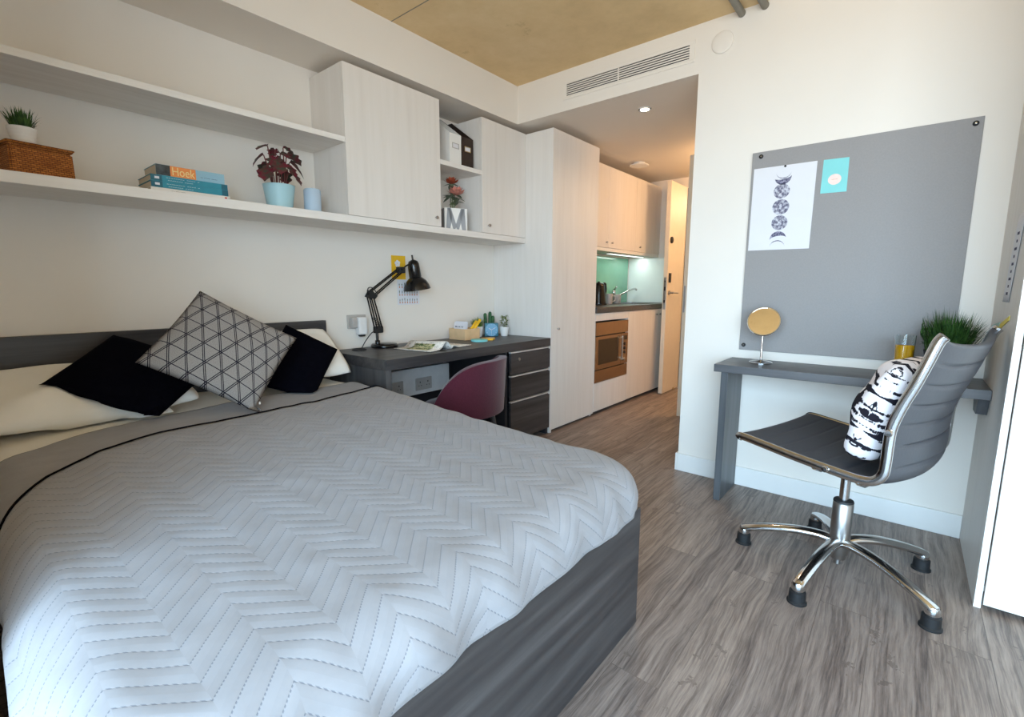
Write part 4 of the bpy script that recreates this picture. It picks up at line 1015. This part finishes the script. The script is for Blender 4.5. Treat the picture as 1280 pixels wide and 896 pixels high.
build(MB().lathe([(.070, -.004), (.078, -.006), (.0805, 0), (.078, .006), (.0735, .006), (.0735, .002)], mc, 44, ma, close=False), 'rim', 'chrome', t, smooth=True, auto=50)
build(MB().lathe([(.0742, -.003), (.0742, .003), (0, .003)], mc, 44, ma), 'mirror_glass', 'mirror_glass', t, smooth=True, auto=30)
t = T('juice_glass', 'tall glass of orange juice on the narrow desk behind the chair', 'glass', (2.755, -.003, RT))
build(MB().lathe([(.030, .0004), (.033, .004), (.0375, .190), (.0360, .190), (.0318, .010), (0, .008)], (2.755, -.003, RT), 36), 'tumbler', 'clear_glass', t, smooth=True, auto=50)
build(MB().lathe([(.0312, .0105), (.0348, .146), (0, .146)], (2.755, -.003, RT), 32), 'juice', 'juice', t, smooth=True, auto=40)
t = T('grass_plant', 'bushy green artificial grass plant on the narrow desk behind the office chair', 'plant', (2.80, -.150, RT))
pot(t, (2.80, -.150, RT+.0004), .060, .082, .125, 'dark_brown_card')
bm = bmesh.new(); blades(bm, (2.80, -.150, RT+.115), 520, .076, .215, .100, .0065, 77, droop=.5); rnd = random.Random(14)
for k in range(420):
    a = rnd.uniform(0, 2*PI); q = .09*math.sqrt(rnd.random()); p = Vector((2.80+q*math.cos(a), -.150+q*math.sin(a), RT+rnd.uniform(.15, .275-.5*q))); L = rnd.uniform(.015, .03); b = a+rnd.uniform(-1.2, 1.2)
    e = p+Vector((L*math.cos(b), L*math.sin(b), rnd.uniform(-.004, .018)))
    if e.y < -.274: continue
    leaf(bm, p, e, .0030, .1, n=3)
for v in bm.verts:
    v.co.y = min(max(v.co.y, -.276+.006*random.random()), -.050-.01*random.random()); v.co.x = min(v.co.x, XN-.016-.01*random.random())
build(bm, 'foliage', 'grass_deep', t)
# ------------------------------------------------------------------ wardrobe in the corner
WS = -.2845
t = T('wardrobe', 'white wardrobe in the corner beyond the office chair, its side facing the noticeboard', 'wardrobe', (2.62, -.95, 0))
build(MB().box(2.310, XT, WS-.020, WS, 0, 2.50, .001), 'side_panel', 'white_wood', t)
build(MB().box(2.33, XT, -1.60, WS-.0205, .06, .08).box(2.33, XT, -1.60, WS-.0205, 2.48, 2.50).box(2.33, XT, -1.62, -1.60, 0, 2.5).box(XN-.012, XT, -1.60, WS-.0205, .08, 2.48), 'carcass', 'white_wood', t)
build(MB().box(2.35, 2.365, -1.60, WS-.0205, 0, .06), 'plinth', 'dark_back', t)
for y0, y1 in ((-.940, WS-.0235), (-1.60, -.943)):
    d = build(MB().box(2.300, 2.319, y0, y1, .022, 2.50, .0015), 'door', 'white_wood', t)
    build(MB().box(2.292, 2.300, (y0 if y0 > -1.2 else y1)-.02+.03*(1 if y0 > -1.2 else -1), (y0 if y0 > -1.2 else y1)-.005+.03*(1 if y0 > -1.2 else -1), .95, 1.15, .002), 'handle', 'brushed', d)
st_ = T('paper_strip', 'narrow mint and yellow paper strip on the wardrobe side above the chair back', 'paper strip', (2.66, WS, .95))  # guessed as a plain strip of paper, not a sign
def strip(x0, z0, w0, x1, z1, w1, nm, mt):
    y = WS+.0012
    build(MB().poly_prism([(x0, y, z0-w0/2), (x1, y, z1-w1/2), (x1, y, z1+w1/2), (x0, y, z0+w0/2)], (0, .0014, 0)), nm, mt, st_)
strip(2.88, .972, .052, 2.665, 1.003, .040, 'mint_end', 'mint_pale'); strip(2.6645, 1.003, .022, 2.462, 1.048, .016, 'yellow_end', 'yellow_pale')
sh = T('notice_sign', 'paper notice with a column of small marks on the side of the corner wardrobe', 'notice', (2.52, WS, 1.10))
def notice(u, v):
    x = 2.525-.30*(v*.32)+.17*u; z = 1.102+.32*v
    return Vector((x, WS+.0012+.003*max(0, (.2-u)/.2)**2, z))
build(MB().grid(notice, 18, 10), 'sheet', 'paper', sh, smooth=True, solid=.0006, offs=0)
mb = MB()
for k in range(9):
    p = notice(.55, .10+.085*k); w = (.022, .012, .026, .012)[k % 4]; mb.box(p.x-w, p.x+w, p.y+.0006, p.y+.0011, p.z-.005, p.z+.005)
build(mb, 'marks', 'ink', sh)
# ------------------------------------------------------------------ office chair
oc = T('office_chair', 'dark grey ribbed leather swivel chair with chrome frame at the narrow desk', 'chair', (2.266, .129, 0), math.atan2(.957, .289))
HW = .2925
prof = catmull([(.292, 0, .540), (.276, 0, .550), (.19, 0, .541), (.077, 0, .527), (-.03, 0, .517), (-.10, 0, .511), (-.150, 0, .509), (-.185, 0, .517), (-.208, 0, .545), (-.213, 0, .59), (-.214, 0, .65), (-.218, 0, .71), (-.238, 0, .785), (-.263, 0, .855), (-.285, 0, .925), (-.305, 0, .992), (-.318, 0, 1.012)], 6)
# arc-length table of the profile
Ls = [0]
for a, b in zip(prof, prof[1:]): Ls.append(Ls[-1]+(b-a).length)
def at(f):
    L = f*Ls[-1]
    for i in range(len(Ls)-1):
        if L <= Ls[i+1]:
            k = (L-Ls[i])/(Ls[i+1]-Ls[i]+1e-9); return prof[i].lerp(prof[i+1], k), (prof[i+1]-prof[i]).normalized()
    return prof[-1], (prof[-1]-prof[-2]).normalized()
NS = 190; ribs = 13
def sling(side):
    def fn(u, v):
        p, tg = at(.008+.984*u*(1-.022*(1-(2*v-1)**4)*max(0, (u-.6)/.4))); nn = Vector((-tg.z, 0, tg.x))             # away from the sitter
        y = (-1+2*v)*(HW-.014)
        q = (u*ribs) % 1.0; q = min(q, 1-q)
        groove = math.exp(-(q/.07)**2)
        sag = (.008+.030*min(1, max(0, (u-.36)/.14)))*(1-(2*v-1)**2)
        th = .012-(.0085 if u > .42 else .003)*groove*(1-abs(2*v-1)**6)
        return p + nn*(sag + side*th) + Vector((0, y, 0))
    return fn
mb = MB()
bm = mb.bm
def two_sided():
    a = [[bm.verts.new(sling(1)(i/NS, j/16)) for j in range(17)] for i in range(NS+1)]
    b = [[bm.verts.new(sling(-1)(i/NS, j/16)) for j in range(17)] for i in range(NS+1)]
    for i in range(NS):
        for j in range(16):
            bm.faces.new((a[i][j], a[i+1][j], a[i+1][j+1], a[i][j+1])); bm.faces.new((b[i][j], b[i][j+1], b[i+1][j+1], b[i+1][j]))
    for i in range(NS):
        for j in (0, 16): bm.faces.new((a[i][j], a[i+1][j], b[i+1][j], b[i][j]))
    for j in range(16):
        for i in (0, NS): bm.faces.new((a[i][j], a[i][j+1], b[i][j+1], b[i][j]))
two_sided()
sling_o = build(mb, 'seat_and_back', 'leather', oc, smooth=True, auto=60, local=True)
for sg in (-1, 1):
    r_ = build(MB().tube([p+Vector((0, sg*HW, 0)) for p in prof], .0165, 16, up=(0, 1, 0), flat=.62), 'side_rail', 'chrome', oc, smooth=True, auto=60, local=True)
    for f in (.34, .665):
        p, tg = at(f); build(MB().lathe([(.012, 0), (.012, .006), (.009, .010), (0, .0105)], p+Vector((0, sg*(HW+.010), 0)), 16, (0, sg, 0)), 'bolt', 'chrome', r_, smooth=True, auto=50, local=True)
mb = MB()
for f in (.30, .44): 
    p, tg = at(f); p = p+Vector((0, 0, -.032)); mb.tube([p+Vector((0, -HW, .02)), p+Vector((0, -HW+.05, 0)), p+Vector((0, HW-.05, 0)), p+Vector((0, HW, .02))], .010, 10)
build(mb, 'cross_bar', 'chrome', oc, smooth=True, auto=60, local=True)
build(MB().box(-.09, .09, -.06, .06, .445, .490, .012), 'mechanism', 'black_matt', oc, local=True)
build(MB().tube([(0.02, -.05, .462), (.02, -.20, .458), (.02, -.235, .455)], [.006, .006, .011], 10), 'lever', 'black_matt', oc, smooth=True, local=True)
build(MB().lathe([(.0175, .24), (.0175, .45)], (0, 0, 0), 24), 'gas_lift', 'chrome', oc, smooth=True, auto=50, local=True)
build(MB().lathe([(.026, .055), (.030, .075), (.036, .085), (.036, .292), (.031, .298), (.018, .299)], (0, 0, 0), 32), 'column', 'brushed', oc, smooth=True, auto=40, local=True)
build(MB().lathe([(.036, .299), (.034, .306), (.018, .309)], (0, 0, 0), 28), 'collar', 'black_matt', oc, smooth=True, auto=50, local=True)
build(MB().lathe([(.012, .03), (.012, .06)], (0, 0, 0), 16), 'column_tip', 'brushed', oc, smooth=True, auto=50, local=True)
base_rot = math.atan2(.957, .289)
for k, adeg in enumerate((92.6, 165.5, 234.8, 310.4, 19.9)):
    a = math.radians(adeg)-base_rot; d = Vector((math.cos(a), math.sin(a), 0))
    pts = catmull([d*.020+Vector((0, 0, .125)), d*.07+Vector((0, 0, .134)), d*.16+Vector((0, 0, .128)), d*.26+Vector((0, 0, .105)), d*.335+Vector((0, 0, .080)), d*.362+Vector((0, 0, .068))], 6)
    n = len(pts); rs = [.026-.005*(i/(n-1)) for i in range(n)]
    l_ = build(MB().tube(pts, rs, 16, flat=.72), 'leg', 'chrome', oc, smooth=True, auto=70, local=True)
    build(MB().lathe([(.020, .046), (.0225, .05), (.0225, .070), (.018, .080), (0, .082)], d*.354, 20), 'foot_stem', 'chrome', l_, smooth=True, auto=50, local=True)
    build(MB().lathe([(.033, .0008), (.033, .007), (.0285, .011), (.0275, .045), (.022, .049), (0, .049)], d*.354, 26), 'foot_glide', 'rubber', l_, smooth=True, auto=40, local=True)
bpy.context.view_layer.update()
g_ = [[oc.matrix_world @ sling(-1)(i/60, j/12) for j in range(13)] for i in range(61)]
fl_ = [g_[i][j] for i in range(61) for j in range(13)]
sitter_bvh = BVHTree.FromPolygons(fl_, [(i*13+j, i*13+j+1, (i+1)*13+j+1, (i+1)*13+j) for i in range(60) for j in range(12)])
nn_ = sitter_bvh.find_nearest(oc.matrix_world @ Vector((.1, 0, .6)))[1]
if nn_.z < 0: sitter_bvh = BVHTree.FromPolygons(fl_, [(i*13+j, (i+1)*13+j, (i+1)*13+j+1, i*13+j+1) for i in range(60) for j in range(12)])
# patterned cushion leaning on the chair back: corners worked out in the chair's own axes
mw = Matrix.Translation((2.266, .129, 0)) @ Matrix.Rotation(base_rot, 4, 'Z')
cc = [mw @ Vector(p) for p in ((-.225, -.17, .905), (-.205, .255, .915), (-.075, .262, .545), (-.075, -.185, .550))]
cush('cushion', cc, .19, 'brushstroke_cloth', 'white cushion with black brush strokes leaning in the office chair', 'cushion', on=(sitter_bvh,), seed=4, wr=.012, pinch=.01, power=.42, rnd=.13)
# ------------------------------------------------------------------ camera
f_px = 595.854
Rm = ((0.63771353, -0.77027191, 0.00162281), (-0.11091292, -0.09391002, -0.98938326), (0.76224653, 0.6307631, -0.14532079))
cam = bpy.data.objects.new('camera', bpy.data.cameras.new('camera')); C.objects.link(cam)
cam.data.sensor_width = 36; cam.data.lens = f_px/1280*36; cam.data.clip_start = .02
rt, up, bk = Vector(Rm[0]), -Vector(Rm[1]), -Vector(Rm[2])
cam.matrix_world = Matrix(((rt.x, up.x, bk.x, 0), (rt.y, up.y, bk.y, 0), (rt.z, up.z, bk.z, 1.15), (0, 0, 0, 1)))
bpy.context.scene.camera = cam
# ------------------------------------------------------------------ light: overcast daylight through the window, lamps and an added fill in the hall
w = bpy.data.worlds.new('sky'); bpy.context.scene.world = w; w.use_nodes = True
nt = w.node_tree; bg = nt.nodes['Background']
tc = nt.nodes.new('ShaderNodeTexCoord'); sp = nt.nodes.new('ShaderNodeSeparateXYZ'); rp = nt.nodes.new('ShaderNodeValToRGB')
mr = nt.nodes.new('ShaderNodeMapRange'); mr.inputs[1].default_value = -1; mr.inputs[2].default_value = 1
nt.links.new(tc.outputs['Generated'], sp.inputs[0]); nt.links.new(sp.outputs[2], mr.inputs[0]); nt.links.new(mr.outputs[0], rp.inputs[0])
e = rp.color_ramp.elements
e[0].position = .0; e[0].color = (.30, .29, .27, 1)
e[1].position = .46; e[1].color = (.42, .42, .42, 1)
for pos, colr in ((.50, (.60, .80, 1.0)), (.75, (.50, .75, 1.0)), (1.0, (.40, .67, 1.0))):
    k = e.new(pos); k.color = (*colr, 1)
nt.links.new(rp.outputs[0], bg.inputs[0]); bg.inputs[1].default_value = 20.5
def light(name, typ, loc, power, color, **k):
    d = bpy.data.lights.new(name, typ); d.energy = power; d.color = color
    for a, b in k.items(): setattr(d, a, b)
    o = bpy.data.objects.new(name, d); C.objects.link(o); o.location = loc; return o
p = light('window_portal', 'AREA', (XW-.02, (WY0+WY1)/2, (WZ0+WZ1)/2), 1, (1, 1, 1), shape='RECTANGLE', size=WZ1-WZ0, size_y=WY1-WY0)
p.rotation_euler = (0, math.radians(-90), 0); p.data.cycles.is_portal = True
light('downlight_beam', 'SPOT', (3.252, 1.516, ZB-.012), 26, (1, .64, .36), spot_size=math.radians(150), spot_blend=1.0, shadow_soft_size=.03)
light('hall_fill', 'POINT', (4.75, 1.15, ZB-.16), 26, (1, .62, .32), shadow_soft_size=.07)  # added light without a fitting, warms the hall ceiling and floor
light('corridor_lamp', 'POINT', (6.3, 1.6, 2.2), 25, (1, .78, .52), shadow_soft_size=.06)
p = light('cabinet_strip', 'AREA', (5.02, 2.49, 1.511), 2.2, (.92, 1, .95), shape='RECTANGLE', size=.8, size_y=.045)
sc = bpy.context.scene
sc.view_settings.view_transform = 'Standard'; sc.view_settings.look = 'None'; sc.view_settings.gamma = 1; sc.view_settings.exposure = -0.16
sc.view_settings.use_curve_mapping = False
sc.cycles.max_bounces = 12; sc.cycles.diffuse_bounces = 7; sc.cycles.sample_clamp_indirect = 8; sc.cycles.use_denoising = True
